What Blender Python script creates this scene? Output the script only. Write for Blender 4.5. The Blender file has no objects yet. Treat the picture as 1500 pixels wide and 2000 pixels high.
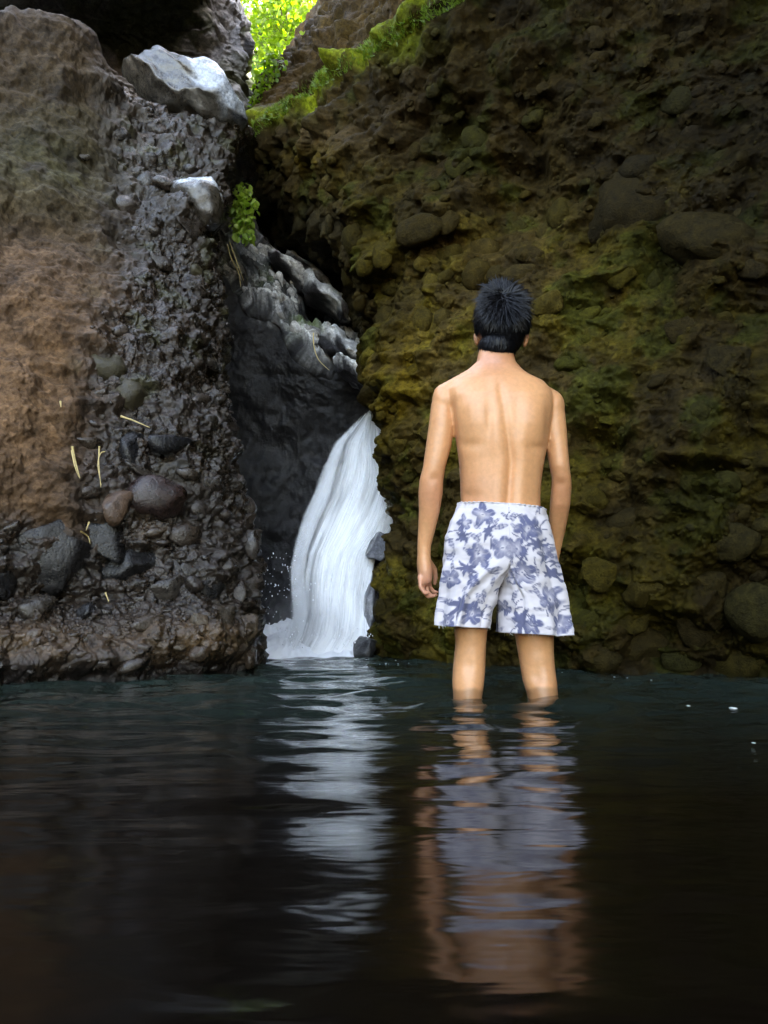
import bpy, math, random
import numpy as np
from mathutils import Vector, Matrix, noise as mnoise
random.seed(7)
rng = np.random.default_rng(11)
S = bpy.context.scene
COL = S.collection
PI = math.pi

# ------------------------------------------------------------------ camera, world, sun
CAM_H = 0.26
PITCH = math.radians(7.6)
FPX = 1500.0
cam_d = bpy.data.cameras.new('camera')
cam_d.sensor_fit = 'VERTICAL'; cam_d.sensor_height = 36.0; cam_d.lens = 27.0
cam_d.clip_start = 0.02; cam_d.clip_end = 600
cam = bpy.data.objects.new('camera', cam_d); COL.objects.link(cam)
cam.location = (0, 0, CAM_H); cam.rotation_euler = (PI/2 + PITCH, 0, 0)
cam_d.dof.use_dof = False
S.camera = cam

SUN_EL, SUN_AZ = math.radians(46), math.radians(84)      # azimuth clockwise from +Y (north): sun behind the right cliff
w = bpy.data.worlds.new('World'); S.world = w; w.use_nodes = True
nt = w.node_tree; nt.nodes.clear()
sky = nt.nodes.new('ShaderNodeTexSky'); sky.sky_type = 'NISHITA'; sky.sun_disc = False
sky.sun_elevation = SUN_EL; sky.sun_rotation = SUN_AZ
sky.air_density = 1.0; sky.dust_density = 2.5; sky.ozone_density = 1.0
bg = nt.nodes.new('ShaderNodeBackground'); bg.inputs['Strength'].default_value = 0.15
wo = nt.nodes.new('ShaderNodeOutputWorld')
nt.links.new(sky.outputs[0], bg.inputs[0]); nt.links.new(bg.outputs[0], wo.inputs[0])
sd = bpy.data.lights.new('sun', 'SUN'); sd.energy = 4.0; sd.angle = math.radians(0.5); sd.color = (1, 0.95, 0.86)
so = bpy.data.objects.new('sun', sd); COL.objects.link(so)
sun_dir = Vector((math.sin(SUN_AZ)*math.cos(SUN_EL), math.cos(SUN_AZ)*math.cos(SUN_EL), math.sin(SUN_EL)))
so.rotation_euler = sun_dir.to_track_quat('Z', 'Y').to_euler()
S.view_settings.view_transform = 'Standard'; S.view_settings.look = 'None'
S.view_settings.exposure = 4.5; S.view_settings.gamma = 1.0; S.view_settings.use_curve_mapping = False
S.view_settings.use_white_balance = True; S.view_settings.white_balance_temperature = 8700; S.view_settings.white_balance_tint = 10
S.cycles.max_bounces = 6; S.cycles.diffuse_bounces = 4; S.cycles.glossy_bounces = 3
S.cycles.transparent_max_bounces = 48
S.cycles.caustics_reflective = False; S.cycles.caustics_refractive = False
S.cycles.sample_clamp_indirect = 4.0

# ------------------------------------------------------------------ photo <-> place
CP, SP = math.cos(PITCH), math.sin(PITCH)
def P(px, py, Y):
    u = (px - 750.0)/FPX; v = (1000.0 - py)/FPX
    dy = CP - v*SP; dz = SP + v*CP
    k = Y/dy
    return np.array([u*k, Y, CAM_H + dz*k])
def proj(p):
    p = np.asarray(p, float)
    x = p[..., 0]; y = p[..., 1]; z = p[..., 2] - CAM_H
    d = y*CP + z*SP; up = -y*SP + z*CP
    d = np.where(d < 0.05, 0.05, d)
    return 750 + FPX*x/d, 1000 - FPX*up/d, d

# ------------------------------------------------------------------ noise (vectorised)
def _hash(ix, iy, iz, k):
    h = (ix*374761393 + iy*668265263 + iz*2147483647 + k*974711) & 0xffffffff
    h = ((h ^ (h >> 13))*1274126177) & 0xffffffff
    h = ((h ^ (h >> 16))*2246822519) & 0xffffffff
    return ((h ^ (h >> 15)) & 0xffffff)/float(0xffffff)
def vnoise(p, seed=0):
    p = p + 1000.0
    i = np.floor(p).astype(np.int64); f = p - i
    f = f*f*f*(f*(f*6-15)+10)
    r = 0
    for a in (0, 1):
        wa = f[:, 0] if a else 1-f[:, 0]
        for b in (0, 1):
            wb = f[:, 1] if b else 1-f[:, 1]
            for c in (0, 1):
                wc = f[:, 2] if c else 1-f[:, 2]
                r = r + wa*wb*wc*_hash(i[:, 0]+a, i[:, 1]+b, i[:, 2]+c, seed)
    return r*2-1
ROT = np.array(Matrix.Rotation(0.7, 3, Vector((1, 2, 3)).normalized()))
def fbm(p, f, octv=4, seed=0, gain=0.5):
    p = p*f; r = 0; a = 1.0
    for o in range(octv):
        r = r + a*vnoise(p, seed+o); a *= gain; p = (p*2.03) @ ROT
    return r
def ridged(p, f, octv=4, seed=0, gain=0.5):
    p = p*f; r = 0; a = 1.0
    for o in range(octv):
        r = r + a*(1-2*np.abs(vnoise(p, seed+o))); a *= gain; p = (p*2.1) @ ROT
    return r
def worley(p, f, seed=0):
    p = p*f + 1000.0
    i = np.floor(p).astype(np.int64); best = np.full(len(p), 9.0); idv = np.zeros(len(p)); sec = np.full(len(p), 9.0)
    for a in (-1, 0, 1):
        for b in (-1, 0, 1):
            for c in (-1, 0, 1):
                jx, jy, jz = i[:, 0]+a, i[:, 1]+b, i[:, 2]+c
                q = np.stack([jx+_hash(jx, jy, jz, seed), jy+_hash(jx, jy, jz, seed+1), jz+_hash(jx, jy, jz, seed+2)], 1)
                d = np.sqrt(((q-p)**2).sum(1)); m = d < best
                sec = np.where(m, best, np.minimum(sec, d))
                idv = np.where(m, _hash(jx, jy, jz, seed+3), idv); best = np.where(m, d, best)
    return best, sec, idv
def sstep(a, b, x):
    t = np.clip((x-a)/(b-a), 0, 1); return t*t*(3-2*t)
def blob(px, py, cx, cy, rx, ry):
    return np.exp(-(((px-cx)/rx)**2+((py-cy)/ry)**2))

# ------------------------------------------------------------------ mesh helpers
def mk_mesh(name, V, F, smooth=True):
    me = bpy.data.meshes.new(name)
    V = np.asarray(V, np.float32); F = np.asarray(F, np.int32)
    me.vertices.add(len(V)); me.vertices.foreach_set('co', V.ravel())
    n = F.shape[1]
    me.loops.add(F.size); me.loops.foreach_set('vertex_index', F.ravel())
    me.polygons.add(len(F)); me.polygons.foreach_set('loop_start', np.arange(0, F.size, n, dtype=np.int32))
    me.update(calc_edges=True)
    if smooth: me.polygons.foreach_set('use_smooth', np.ones(len(F), bool))
    me.validate()
    return me
def link(name, me, mat=None, parent=None):
    o = bpy.data.objects.new(name, me); COL.objects.link(o)
    if mat is not None:
        if len(me.materials) == 0: me.materials.append(mat)
    if parent is not None: o.parent = parent
    return o
def tag(o, label=None, cat=None, group=None, kind=None):
    if label: o['label'] = label
    if cat: o['category'] = cat
    if group: o['group'] = group
    if kind: o['kind'] = kind
    return o
def empty(name, loc=(0, 0, 0)):
    o = bpy.data.objects.new(name, None); COL.objects.link(o); o.location = loc; o.empty_display_size = .05
    return o
def grid_faces(nr, nc, wrap=False):
    r = np.arange(nr-1)[:, None]; c = np.arange(nc if wrap else nc-1)[None, :]
    c2 = (c+1) % nc
    return np.stack([r*nc+c, r*nc+c2, (r+1)*nc+c2, (r+1)*nc+c], -1).reshape(-1, 4)
def set_tint(me, col, name='tint', wet=None):
    a = me.color_attributes.new(name, 'FLOAT_COLOR', 'POINT')
    c = np.ones((len(me.vertices), 4), np.float32); c[:, :3] = col
    if wet is not None: c[:, 3] = np.clip(wet, 0, 1)
    a.data.foreach_set('color', c.ravel())
def catmull(ctrl, segs):
    """rows of ctrl (R,...) -> resampled, segs = samples per segment"""
    R = len(ctrl); out = []
    for i in range(R-1):
        p0 = ctrl[max(i-1, 0)]; p1 = ctrl[i]; p2 = ctrl[i+1]; p3 = ctrl[min(i+2, R-1)]
        n = segs[i]
        for k in range(n):
            t = k/n
            out.append(0.5*((2*p1)+(-p0+p2)*t+(2*p0-5*p1+4*p2-p3)*t*t+(-p0+3*p1-3*p2+p3)*t**3))
    out.append(ctrl[-1]); return np.array(out)
def loft(ctrl, rs, cs):
    g = catmull(np.asarray(ctrl, float), rs)
    g = catmull(np.swapaxes(g, 0, 1), cs)
    return np.swapaxes(g, 0, 1)
def grid_normals(G):
    du = np.gradient(G, axis=1); dv = np.gradient(G, axis=0)
    n = np.cross(du, dv); n /= (np.linalg.norm(n, axis=-1, keepdims=True)+1e-9)
    return n

# ------------------------------------------------------------------ materials
class NT:
    def __init__(s, name):
        s.m = bpy.data.materials.new(name); s.m.use_nodes = True; s.t = s.m.node_tree; s.t.nodes.clear()
        s.out = s.n('OutputMaterial'); s.b = s.n('BsdfPrincipled'); s.l(s.b.outputs[0], s.out.inputs[0])
    def n(s, k, **kw):
        x = s.t.nodes.new('ShaderNode'+k)
        for a, v in kw.items(): setattr(x, a, v)
        return x
    def l(s, a, b): s.t.links.new(a, b)
    def noise(s, scale, detail=4, rough=.55, vec=None, dist=0):
        x = s.n('TexNoise'); x.inputs['Scale'].default_value = scale; x.inputs['Detail'].default_value = detail
        x.inputs['Roughness'].default_value = rough; x.inputs['Distortion'].default_value = dist
        if vec: s.l(vec, x.inputs['Vector'])
        return x.outputs['Fac']
    def ramp(s, fac, stops):
        x = s.n('ValToRGB'); e = x.color_ramp.elements
        while len(e) < len(stops): e.new(.5)
        for i, (p, c) in enumerate(stops):
            e[i].position = p; e[i].color = (c, c, c, 1) if isinstance(c, (int, float)) else (*c, 1)
        s.l(fac, x.inputs[0]); return x.outputs[0]
    def mix(s, mode, fac, a, b):
        x = s.n('Mix', data_type='RGBA', blend_type=mode)
        for inp, v in ((x.inputs[0], fac), (x.inputs[6], a), (x.inputs[7], b)):
            if isinstance(v, (int, float)): inp.default_value = v if inp == x.inputs[0] else (v, v, v, 1)
            elif isinstance(v, tuple): inp.default_value = (*v, 1)
            else: s.l(v, inp)
        return x.outputs[2]
    def math(s, op, a, b=0.0):
        x = s.n('Math', operation=op)
        for i, v in enumerate((a, b)):
            if isinstance(v, (int, float)): x.inputs[i].default_value = v
            else: s.l(v, x.inputs[i])
        return x.outputs[0]
    def bump(s, h, dist, strength=1.0, prev=None):
        x = s.n('Bump'); x.inputs['Distance'].default_value = dist; x.inputs['Strength'].default_value = strength
        s.l(h, x.inputs['Height'])
        if prev: s.l(prev, x.inputs['Normal'])
        return x.outputs[0]
    def coords(s, which='Object'): return s.n('TexCoord').outputs[which]
    def attr(s, name): return s.n('Attribute', attribute_name=name).outputs['Color']
    def set(s, **kw):
        for k, v in kw.items():
            i = s.b.inputs[k.replace('_', ' ')]
            if hasattr(v, 'is_linked') or hasattr(v, 'links'): s.l(v, i)
            else: i.default_value = (*v, 1) if isinstance(v, tuple) and len(i.default_value) == 4 else v

def cliff_mat(name, wet=(.18, .5), bumpd=.012, spec=.5, lo=.55, hi=1.5):
    t = NT(name); g = t.n('NewGeometry').outputs['Position']
    tint = t.attr('tint')
    n1 = t.noise(9, 6, .62, g); n2 = t.noise(60, 5, .7, g); n3 = t.noise(2.3, 4, .6, g)
    c = t.mix('MULTIPLY', 1.0, tint, t.ramp(n1, [(.3, lo), (.7, hi)]))
    c = t.mix('MULTIPLY', 1.0, c, t.ramp(n2, [(.32, .55), (.68, 1.5)]))
    v = t.n('TexVoronoi'); v.inputs['Scale'].default_value = 38; t.l(g, v.inputs['Vector'])
    c = t.mix('MULTIPLY', .55, c, t.ramp(v.outputs['Color'], [(0.1, .5), (.9, 1.6)]))
    wa = t.n('Attribute', attribute_name='tint').outputs['Alpha']
    rr = t.ramp(t.math('ADD', t.math('MULTIPLY', n3, .75), t.math('MULTIPLY', n2, .25)), [(.38, wet[0]), (.62, wet[1])])
    t.set(Base_Color=c, Roughness=t.mix('MIX', wa, .85, rr))
    t.l(t.math('MULTIPLY', t.math('ADD', t.math('MULTIPLY', wa, .8), .2), spec), t.b.inputs['Specular IOR Level'])
    h = t.math('ADD', t.math('MULTIPLY', n1, 1.2), t.math('MULTIPLY', n2, .5))
    nb = t.bump(h, bumpd*1.6, .7)
    nb = t.bump(t.math('SUBTRACT', 1.0, v.outputs['Distance']), bumpd*.35, .5, nb)
    nb = t.bump(t.noise(220, 3, .6, g), .003, .5, nb)
    t.l(nb, t.b.inputs['Normal'])
    return t.m

def stone_mat(name, cols, wet=(.12, .45), bumpd=.004, spec=.5, moss=None, src=None, amt=.75):
    t = NT(name); co = t.n('NewGeometry').outputs['Position']
    r = t.math('FRACT', t.math('ADD', t.n('ObjectInfo').outputs['Random'], t.n('NewGeometry').outputs['Random Per Island']))
    base = t.ramp(r, [(i/(len(cols)-1), c) for i, c in enumerate(cols)])
    if src: base = t.mix('MIX', amt, base, t.n('ObjectInfo').outputs['Color'] if src == 'obj' else t.attr('tint'))
    n1 = t.noise(26, 5, .65, co); n2 = t.noise(110, 4, .65, co)
    c = t.mix('MULTIPLY', 1.0, base, t.ramp(n1, [(.3, .5), (.7, 1.55)]))
    c = t.mix('MULTIPLY', 1.0, c, t.ramp(n2, [(.3, .6), (.7, 1.4)]))
    if moss:
        c = t.mix('MIX', t.ramp(t.noise(7, 4, .6, co), [(.45, 0.0), (.62, .8)]), c, moss)
    t.set(Base_Color=c, Roughness=t.ramp(n1, [(.35, wet[0]), (.65, wet[1])]))
    t.b.inputs['Specular IOR Level'].default_value = spec
    nb = t.bump(t.math('ADD', n1, t.math('MULTIPLY', n2, .5)), bumpd*2.5, .7)
    t.l(nb, t.b.inputs['Normal'])
    return t.m

M_LEFT = cliff_mat('wet_brown_rock', (.07, .55), .012, .5)
M_RIGHT = cliff_mat('mossy_conglomerate', (.5, .9), .011, .05)
M_BACK = cliff_mat('dark_back_rock', (.3, .7), .012, .28, .6, 1.4)
M_STONE_L = stone_mat('wet_dark_stone', [(.010, .009, .010), (.02, .017, .016), (.034, .028, .024), (.018, .019, .016), (.036, .025, .018), (.014, .013, .014)], (.05, .5), spec=.5, src='obj', amt=.6)
M_BLACK = stone_mat('black_wet_stone', [(.008, .008, .009), (.013, .012, .012)], (.05, .40), spec=.35)
M_PEB_L = stone_mat('wet_pebble', [(.012, .010, .009), (.028, .021, .017), (.042, .034, .028), (.022, .020, .014), (.040, .026, .018)], (.1, .5), spec=.45, src='attr', amt=.6)
M_STONE_R = stone_mat('mossy_stone', [(.025, .019, .004), (.036, .028, .005), (.020, .016, .005), (.028, .024, .004), (.038, .029, .006)], (.6, .95), .009, spec=.05, moss=None, src='obj', amt=.8)
M_PEB_R = stone_mat('mossy_pebble', [(.025, .019, .004), (.036, .028, .005), (.020, .016, .005)], (.6, .95), .009, spec=.05, src='attr', amt=.85)

# ------------------------------------------------------------------ stone shapes
def ico(sub):
    import bmesh
    bm = bmesh.new(); bmesh.ops.create_icosphere(bm, subdivisions=sub, radius=1)
    V = np.array([v.co[:] for v in bm.verts]); F = np.array([[v.index for v in f.verts] for f in bm.faces]); bm.free()
    return V, F
ICO1, ICO2, ICO3, ICO4, ICO5 = [ico(k) for k in (1, 2, 3, 4, 5)]
def rock_shape(base, seed, cuts=7, cutd=(.55, .85), n1=.18, nf=1.1, fine=.05):
    r = np.random.default_rng(seed); V = base[0].copy()
    for _ in range(cuts):
        n = r.normal(size=3); n /= np.linalg.norm(n); d = r.uniform(*cutd)
        e = np.maximum(0, V@n-d); V = V - (e*.92)[:, None]*n
    off = r.uniform(0, 50, 3)
    V = V*(1+n1*fbm(V+off, nf, 2, seed)+fine*fbm(V+off, 5, 3, seed+5))[:, None]
    return V
ROUND = [mk_mesh('stone', rock_shape(ICO3, 100+i, 3, (.7, .9), .16), ICO3[1]) for i in range(7)]
ANGUL = [mk_mesh('stone', rock_shape(ICO3, 200+i, 9, (.42, .75), .14, 1.4), ICO3[1]) for i in range(8)]

def frame_from(n, spin):
    z = Vector(n).normalized(); a = Vector((0, 0, 1)) if abs(z.z) < .9 else Vector((1, 0, 0))
    x = a.cross(z).normalized(); y = z.cross(x)
    m = Matrix((x, y, z)).transposed()
    return m @ Matrix.Rotation(spin, 3, 'Z')

class Cliff:
    T = None
    def __init__(s, G, N):
        s.V = G.reshape(-1, 3); s.N = N.reshape(-1, 3)
        s.px, s.py, s.d = proj(s.V)
    def hit(s, x, y, rad=7):
        m = np.where((np.abs(s.px-x) < rad) & (np.abs(s.py-y) < rad) & (s.V[:, 1] > 0))[0]
        if len(m) == 0:
            return s.hit(x, y, rad*2) if rad < 60 else None
        i = m[np.argmin(s.d[m])]
        near = m[s.d[m] < s.d[i]+.12]
        j = near[np.argmin((s.px[near]-x)**2+(s.py[near]-y)**2)]
        s.last = j
        return s.V[j], s.N[j], s.d[j]

def add_stone(cl, parent, x, y, wpx, hpx, mat_mesh, tilt=0.0, sink=.25, thick=.8, name='stone', label=None, grow=1.2):
    h = cl.hit(x, y)
    if h is None: return None
    v, n, d = h
    wpx *= grow; hpx *= grow
    a = wpx/2*d/FPX; c = hpx/2*d/FPX
    o = bpy.data.objects.new(name, mat_mesh); COL.objects.link(o)
    nn = Vector(n); nf = Vector((nn.x, nn.y, nn.z*.3)).normalized()
    # local axes: X across the picture-side of the face, Y up the face, Z out of it
    up = Vector((0, 0, 1)); ax = up.cross(nf).normalized(); ay = nf.cross(ax)
    m = Matrix((ax, ay, nf)).transposed() @ Matrix.Rotation(tilt, 3, 'Z')
    b = thick*(a+c)/2
    o.matrix_world = Matrix.Translation(Vector(v)-nf*(b*sink)) @ m.to_4x4() @ Matrix.Diagonal((a*1.12, c*1.12, b, 1))
    if parent is not None: o.parent = parent
    if label: o['label'] = label
    if cl.T is not None: o.color = (*(np.clip(cl.T[cl.last]*np.random.default_rng(int(x*7+y)).uniform(.8, 1.45), .004, 1)), 1)
    return o

def joined_stones(cl, idx, sizes, base, seed, flat=(.5, 1.0), sink=.2):
    r = np.random.default_rng(seed); shapes = [rock_shape(base, seed+k, 6, (.45, .8), .12) for k in range(9)]
    Vs, Fs, off = [], [], 0
    for i, sz in zip(idx, sizes):
        n = cl.N[i]; m = np.array(frame_from(n, r.uniform(0, 6.28)))
        sc = np.array([sz*r.uniform(.75, 1.35), sz*r.uniform(.6, 1.0), sz*r.uniform(*flat)])
        v = (shapes[r.integers(9)]*sc)@m.T + cl.V[i] - n*sz*sink
        Vs.append(v); Fs.append(base[1]+off); off += len(v)
    me = mk_mesh('pebbles', np.concatenate(Vs), np.concatenate(Fs)); set_tint(me, np.repeat(cl.T[idx], len(base[0]), 0)); return me

W = lambda x, y, z: np.array([x, y, z], float)

# ================================================================== LEFT CLIFF
# columns: far behind camera -> past the camera -> in view -> edge -> hidden return
def lcol(pxs, pys, Yb, lean, under=-.7):
    out = []
    for px, py, l in zip(pxs, pys, lean): out.append(P(px, py, Yb+l))
    lo = out[0].copy(); lo[2] = under
    return [lo]+out
LEAN = [0, .03, .07, .12, .2, .36, .54, .72, .86]
PYL = [1310, 1200, 1080, 950, 800, 600, 400]
def wcol(x, y, top, lx=0.5, ly=0.1):
    zs = [-.7, 0, .25, .5, .8, 1.15, 1.6, 2.1, top*.85, top]
    return [W(x-lx*max(z, 0)/3, y+ly*max(z, 0), z) for z in zs]
cols = [
    wcol(-3.2, -5, 3.6), wcol(-2.7, -2, 3.4), wcol(-2.25, 0.3, 3.1),
    lcol([-420]*9, [1400, 1290, 1150, 1000, 830, 600, 380, 130, -60], 2.1, LEAN),
    lcol([-150]*9, [1350, 1230, 1100, 960, 800, 600, 400, 180, 20], 2.6, LEAN),
    lcol([0]*9, [1334, 1210, 1085, 950, 800, 600, 400, 200, 45], 2.87, LEAN),
    lcol([130, 130, 130, 130, 125, 125, 120, 120, 118], [1328, 1205, 1082, 950, 800, 600, 400, 210, 45], 3.02, LEAN),
    lcol([260, 260, 260, 258, 250, 245, 240, 225, 205], [1322, 1202, 1080, 950, 800, 600, 420, 280, 115], 3.18, LEAN),
    lcol([390, 388, 386, 380, 365, 355, 345, 330, 300], [1314, 1200, 1080, 950, 800, 600, 420, 300, 195], 3.36, LEAN),
    lcol([462, 458, 460, 440, 422, 403, 400, 415, 400], [1306, 1198, 1080, 950, 800, 600, 420, 310, 225], 3.55, LEAN),
    lcol([496, 488, 494, 466, 448, 428, 427, 452, 468], [1301, 1196, 1080, 950, 800, 600, 420, 310, 240], 3.8, LEAN),
    lcol([484, 476, 480, 454, 438, 418, 420, 440, 462], [1285, 1185, 1075, 950, 800, 605, 430, 320, 250], 4.3, LEAN),
    lcol([430, 425, 425, 410, 395, 385, 385, 380, 390], [1260, 1165, 1065, 950, 810, 630, 470, 370, 300], 5.6, LEAN),
    lcol([380, 380, 380, 370, 360, 350, 350, 340, 340], [1245, 1155, 1065, 950, 820, 650, 500, 400, 330], 6.9, LEAN),
]
ctrl = np.array(cols)                     # (cols, rows, 3)
ctrl = np.swapaxes(ctrl, 0, 1)
top = ctrl[-1]
b1 = top + np.array([0, .35, .05]); b2 = top + np.array([-.1, 1.2, .05]); b3 = top + np.array([-.3, 3.2, -.1])
ctrl = np.concatenate([ctrl, b1[None], b2[None], b3[None]])
rs = [30, 62, 64, 66, 74, 96, 96, 70, 50, 12, 10, 8]
cs = [10, 14, 14, 40, 60, 52, 56, 56, 46, 30, 30, 22, 8]
G = loft(ctrl, rs, cs); N = grid_normals(G)
def orient(G, N, toward):
    m = (np.array(toward)-G); s = np.sign((m*N).sum(-1)); return N*(1 if np.median(s) > 0 else -1)
N = orient(G, N, (0, 0, .5))
p = G.reshape(-1, 3); n = N.reshape(-1, 3); px, py, dd = proj(p)
rockside = sstep(120, 260, px + .12*(py-600) + 40*fbm(p, 2.2, 3, 3))     # pebbly wet part against smooth part
rockside = np.maximum(rockside, sstep(1040, 1110, py+50*fbm(p, 2, 2, 9)))
low = fbm(p, .9, 3, 1)*.10 + fbm(p, 2.6, 4, 21)*.06
mid = ridged(p*np.array([1, 1, 1.5]), 5.5, 4, 31)*.020
F1, F2, ID = worley(p+.02*fbm(p, 8, 2, 4)[:, None], 11, 41)
cob = np.sqrt(np.clip(1-(F1/.62)**2, 0, 1))*(ID > .35)*.028
F1b, F2b, IDb = worley(p, 26, 51)
cob2 = np.sqrt(np.clip(1-(F1b/.6)**2, 0, 1))*(IDb > .4)*.008
fine = fbm(p, 18, 4, 61, .6)*.010
edgeL = np.interp(py, [240, 430, 600, 800, 950, 1080, 1300], [470, 428, 428, 448, 466, 494, 496])
low *= .25+.75*sstep(0, 110, np.abs(px-edgeL))
disp = low + mid*(.75+.5*rockside) + (cob+cob2)*rockside + fine*(.9+.4*rockside) - .02*rockside
# recess and ledges seen in the photo
disp += -.10*blob(px, py, 450, 1270, 60, 30)*0
disp += .07*blob(px, py, 385, 385, 55, 38) + .11*blob(px, py, 350, 1258, 100, 48) + .12*blob(px, py, 60, 1275, 100, 50) + .09*blob(px, py, 190, 1292, 60, 26)
disp += -.06*blob(px, py, 255, 820, 70, 30) - .07*blob(px, py, 180, 1160, 120, 14) - .05*blob(px, py, 260, 330, 60, 30)
disp += .05*blob(px, py, 60, 640, 120, 200) + .04*blob(px, py, 90, 960, 90, 80)
nearcam = sstep(-.5, 1.0, p[:, 1])
V = p + n*(disp)[:, None]
V = V.reshape(G.shape)
me = mk_mesh('left_cliff', V.reshape(-1, 3), grid_faces(*G.shape[:2]))
o1 = np.array([.110, .062, .032]); o2 = np.array([.075, .046, .027]); dk = np.array([.034, .023, .016]); ol = np.array([.055, .050, .022]); rd = np.array([.085, .045, .032])
nn = fbm(p, 3.0, 4, 71); n5 = fbm(p, 7.0, 4, 72)
t = np.ones((len(p), 3))*np.array([.048, .034, .024])
def lay(t, col, m): m = np.clip(m, 0, 1)[:, None]; return t*(1-m)+col*m
t = lay(t, np.array([.060, .039, .020]), blob(px, py, 100, 160, 220, 130)*.9)
t = lay(t, ol, blob(px, py, 110, 350, 240, 130)*(.8+.5*nn))
t = lay(t, o2*1.25, blob(px, py, 60, 560, 220, 130)*(.9+.4*nn))
t = lay(t, o1, blob(px, py, 90, 690, 170, 130)*(1+.4*nn))
t = lay(t, o1*1.1, blob(px, py, 60, 830, 130, 170)*(1.2+.4*nn))
t = lay(t, o1*.8, blob(px, py, 60, 1030, 130, 100)*(1.2+.5*nn))
t = lay(t, dk*.82, rockside*(.85+.4*n5)*(1-blob(px, py, 170, 560, 60, 120)))
t = lay(t, np.array([.11, .062, .026]), (blob(px, py, 340, 1262, 120, 42)+blob(px, py, 40, 1260, 120, 40)*.7+blob(px, py, 290, 1030, 30, 28))*(.9+.5*nn))
t = lay(t, np.array([.055, .055, .02]), sstep(.25, .7, n5)*rockside*.6*sstep(1000, 700, py))
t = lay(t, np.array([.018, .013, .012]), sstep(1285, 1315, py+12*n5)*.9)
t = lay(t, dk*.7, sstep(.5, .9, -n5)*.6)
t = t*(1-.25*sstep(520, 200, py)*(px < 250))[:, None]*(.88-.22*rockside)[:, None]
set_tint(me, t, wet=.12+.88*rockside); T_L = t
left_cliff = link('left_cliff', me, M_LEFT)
tag(left_cliff, 'wet brown rock cliff with an orange smooth face and a pebbly right edge', kind='structure')
LC = Cliff(V, N); LC.T = T_L

# hand placed stones of the left cliff: x, y, w, h, kind, tilt, thick
SL = [(120, 1078, 132, 128, 'a', .2, .8), (214, 1050, 64, 80, 'a', .5, .8), (258, 1100, 110, 58, 'a', .25, .7), (308, 972, 108, 88, 'r', 0, .8),
      (230, 990, 62, 72, 'a', .2, .7), (208, 712, 88, 56, 'r', 0, .7), (258, 768, 76, 68, 'r', .2, .7), (317, 516, 52, 28, 'a', -.2, .8),
      (386, 530, 30, 28, 'r', 0, .8), (368, 925, 52, 28, 'r', -.2, .8), (414, 944, 42, 36, 'a', 0, .8), (330, 866, 88, 50, 'a', -.1, .8),
      (256, 868, 42, 62, 'a', 0, .8), (486, 992, 44, 52, 'r', .1, .9), (450, 1106, 52, 34, 'r', 0, .9), (440, 1206, 54, 56, 'a', .3, .9),
      (172, 1194, 36, 30, 'a', 0, 1), (272, 1172, 24, 22, 'a', 0, 1), (72, 1186, 66, 50, 'a', 0, .7), (4, 1128, 50, 62, 'a', 0, .9),
      (172, 866, 52, 26, 'a', -.1, .9), (240, 262, 40, 22, 'a', .2, .8), (312, 255, 46, 34, 'r', 0, .7), (288, 350, 50, 46, 'r', 0, .7),
      (395, 780, 52, 26, 'r', .3, .8), (420, 712, 56, 22, 'a', -.1, .7), (270, 915, 50, 16, 'a', -.4, .8), (330, 1148, 60, 50, 'a', 0, .6),
      (420, 1150, 60, 46, 'a', .2, .7), (165, 308, 26, 12, 'a', 0, .9), (470, 1160, 34, 50, 'a', 0, .8), (486, 1230, 40, 60, 'a', 0, .8),
      (488, 1282, 42, 44, 'a', 0, .9), (498, 1060, 28, 60, 'r', 0, .8), (250, 400, 60, 40, 'r', 0, .5), (385, 285, 60, 30, 'a', 0, .6),
      (380, 440, 70, 50, 'a', .1, .6), (360, 1040, 70, 52, 'r', 0, .5), (395, 995, 46, 36, 'r', 0, .6), (290, 1215, 60, 34, 'a', .1, .6)]
for m_ in ROUND+ANGUL: m_.materials.append(M_STONE_L)
special = {}
for k, (x, y, a, b, kk, tl, th) in enumerate(SL):
    me_ = (ROUND if kk == 'r' else ANGUL)[k % 7]
    o = add_stone(LC, left_cliff, x, y, a, b, me_, tl, .2 if kk == 'r' else .05, th, grow=.92 if kk == 'r' else 1.18)
    special[k] = o
RED = stone_mat('red_brown_stone', [(.020, .011, .009), (.024, .012, .010)], (.15, .4))
OLV = stone_mat('olive_stone', [(.036, .03, .012), (.030, .024, .011)], (.4, .7))
ORG = stone_mat('orange_stone', [(.07, .038, .02), (.05, .03, .02)], (.3, .6))
def override(o, mat):
    if o is None: return
    o.data = o.data.copy(); o.data.materials[0] = mat
override(special[3], RED); special[3]['label'] = 'smooth dark red stone set in the cliff face'
for k in (5, 6, 8): override(special[k], OLV)
for k in (0, 1, 2, 19, 16, 12, 11, 28): override(special[k], M_BLACK)
override(special[4], ORG)
# random stones
vis = np.where((LC.px > -30) & (LC.px < 512) & (LC.py > 40) & (LC.py < 1315) & (rockside > .55) & (LC.V[:, 1] < 4.8) & (LC.N[:, 1] < .25))[0]
taken = [(x, y, max(a, b)*.5) for x, y, a, b, *_ in SL]
cnt = 0
for i in rng.permutation(vis):
    x, y = LC.px[i], LC.py[i]
    s = 9+22*rng.random()**2.2
    if y > 1000: s *= 1.35
    if any((x-a)**2+(y-b)**2 < (r_+s*.45)**2 for a, b, r_ in taken): continue
    o = add_stone(LC, left_cliff, x, y, s*rng.uniform(.9, 1.6), s*rng.uniform(.6, 1.0), (ANGUL if rng.random() < .6 else ROUND)[rng.integers(7)], rng.uniform(-.5, .5), .15, rng.uniform(.7, 1.1))
    taken.append((x, y, s*.5)); cnt += 1
    if cnt >= 190: break
idx = rng.choice(vis, 2200); idx = idx[LC.px[idx] > 60]
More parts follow.
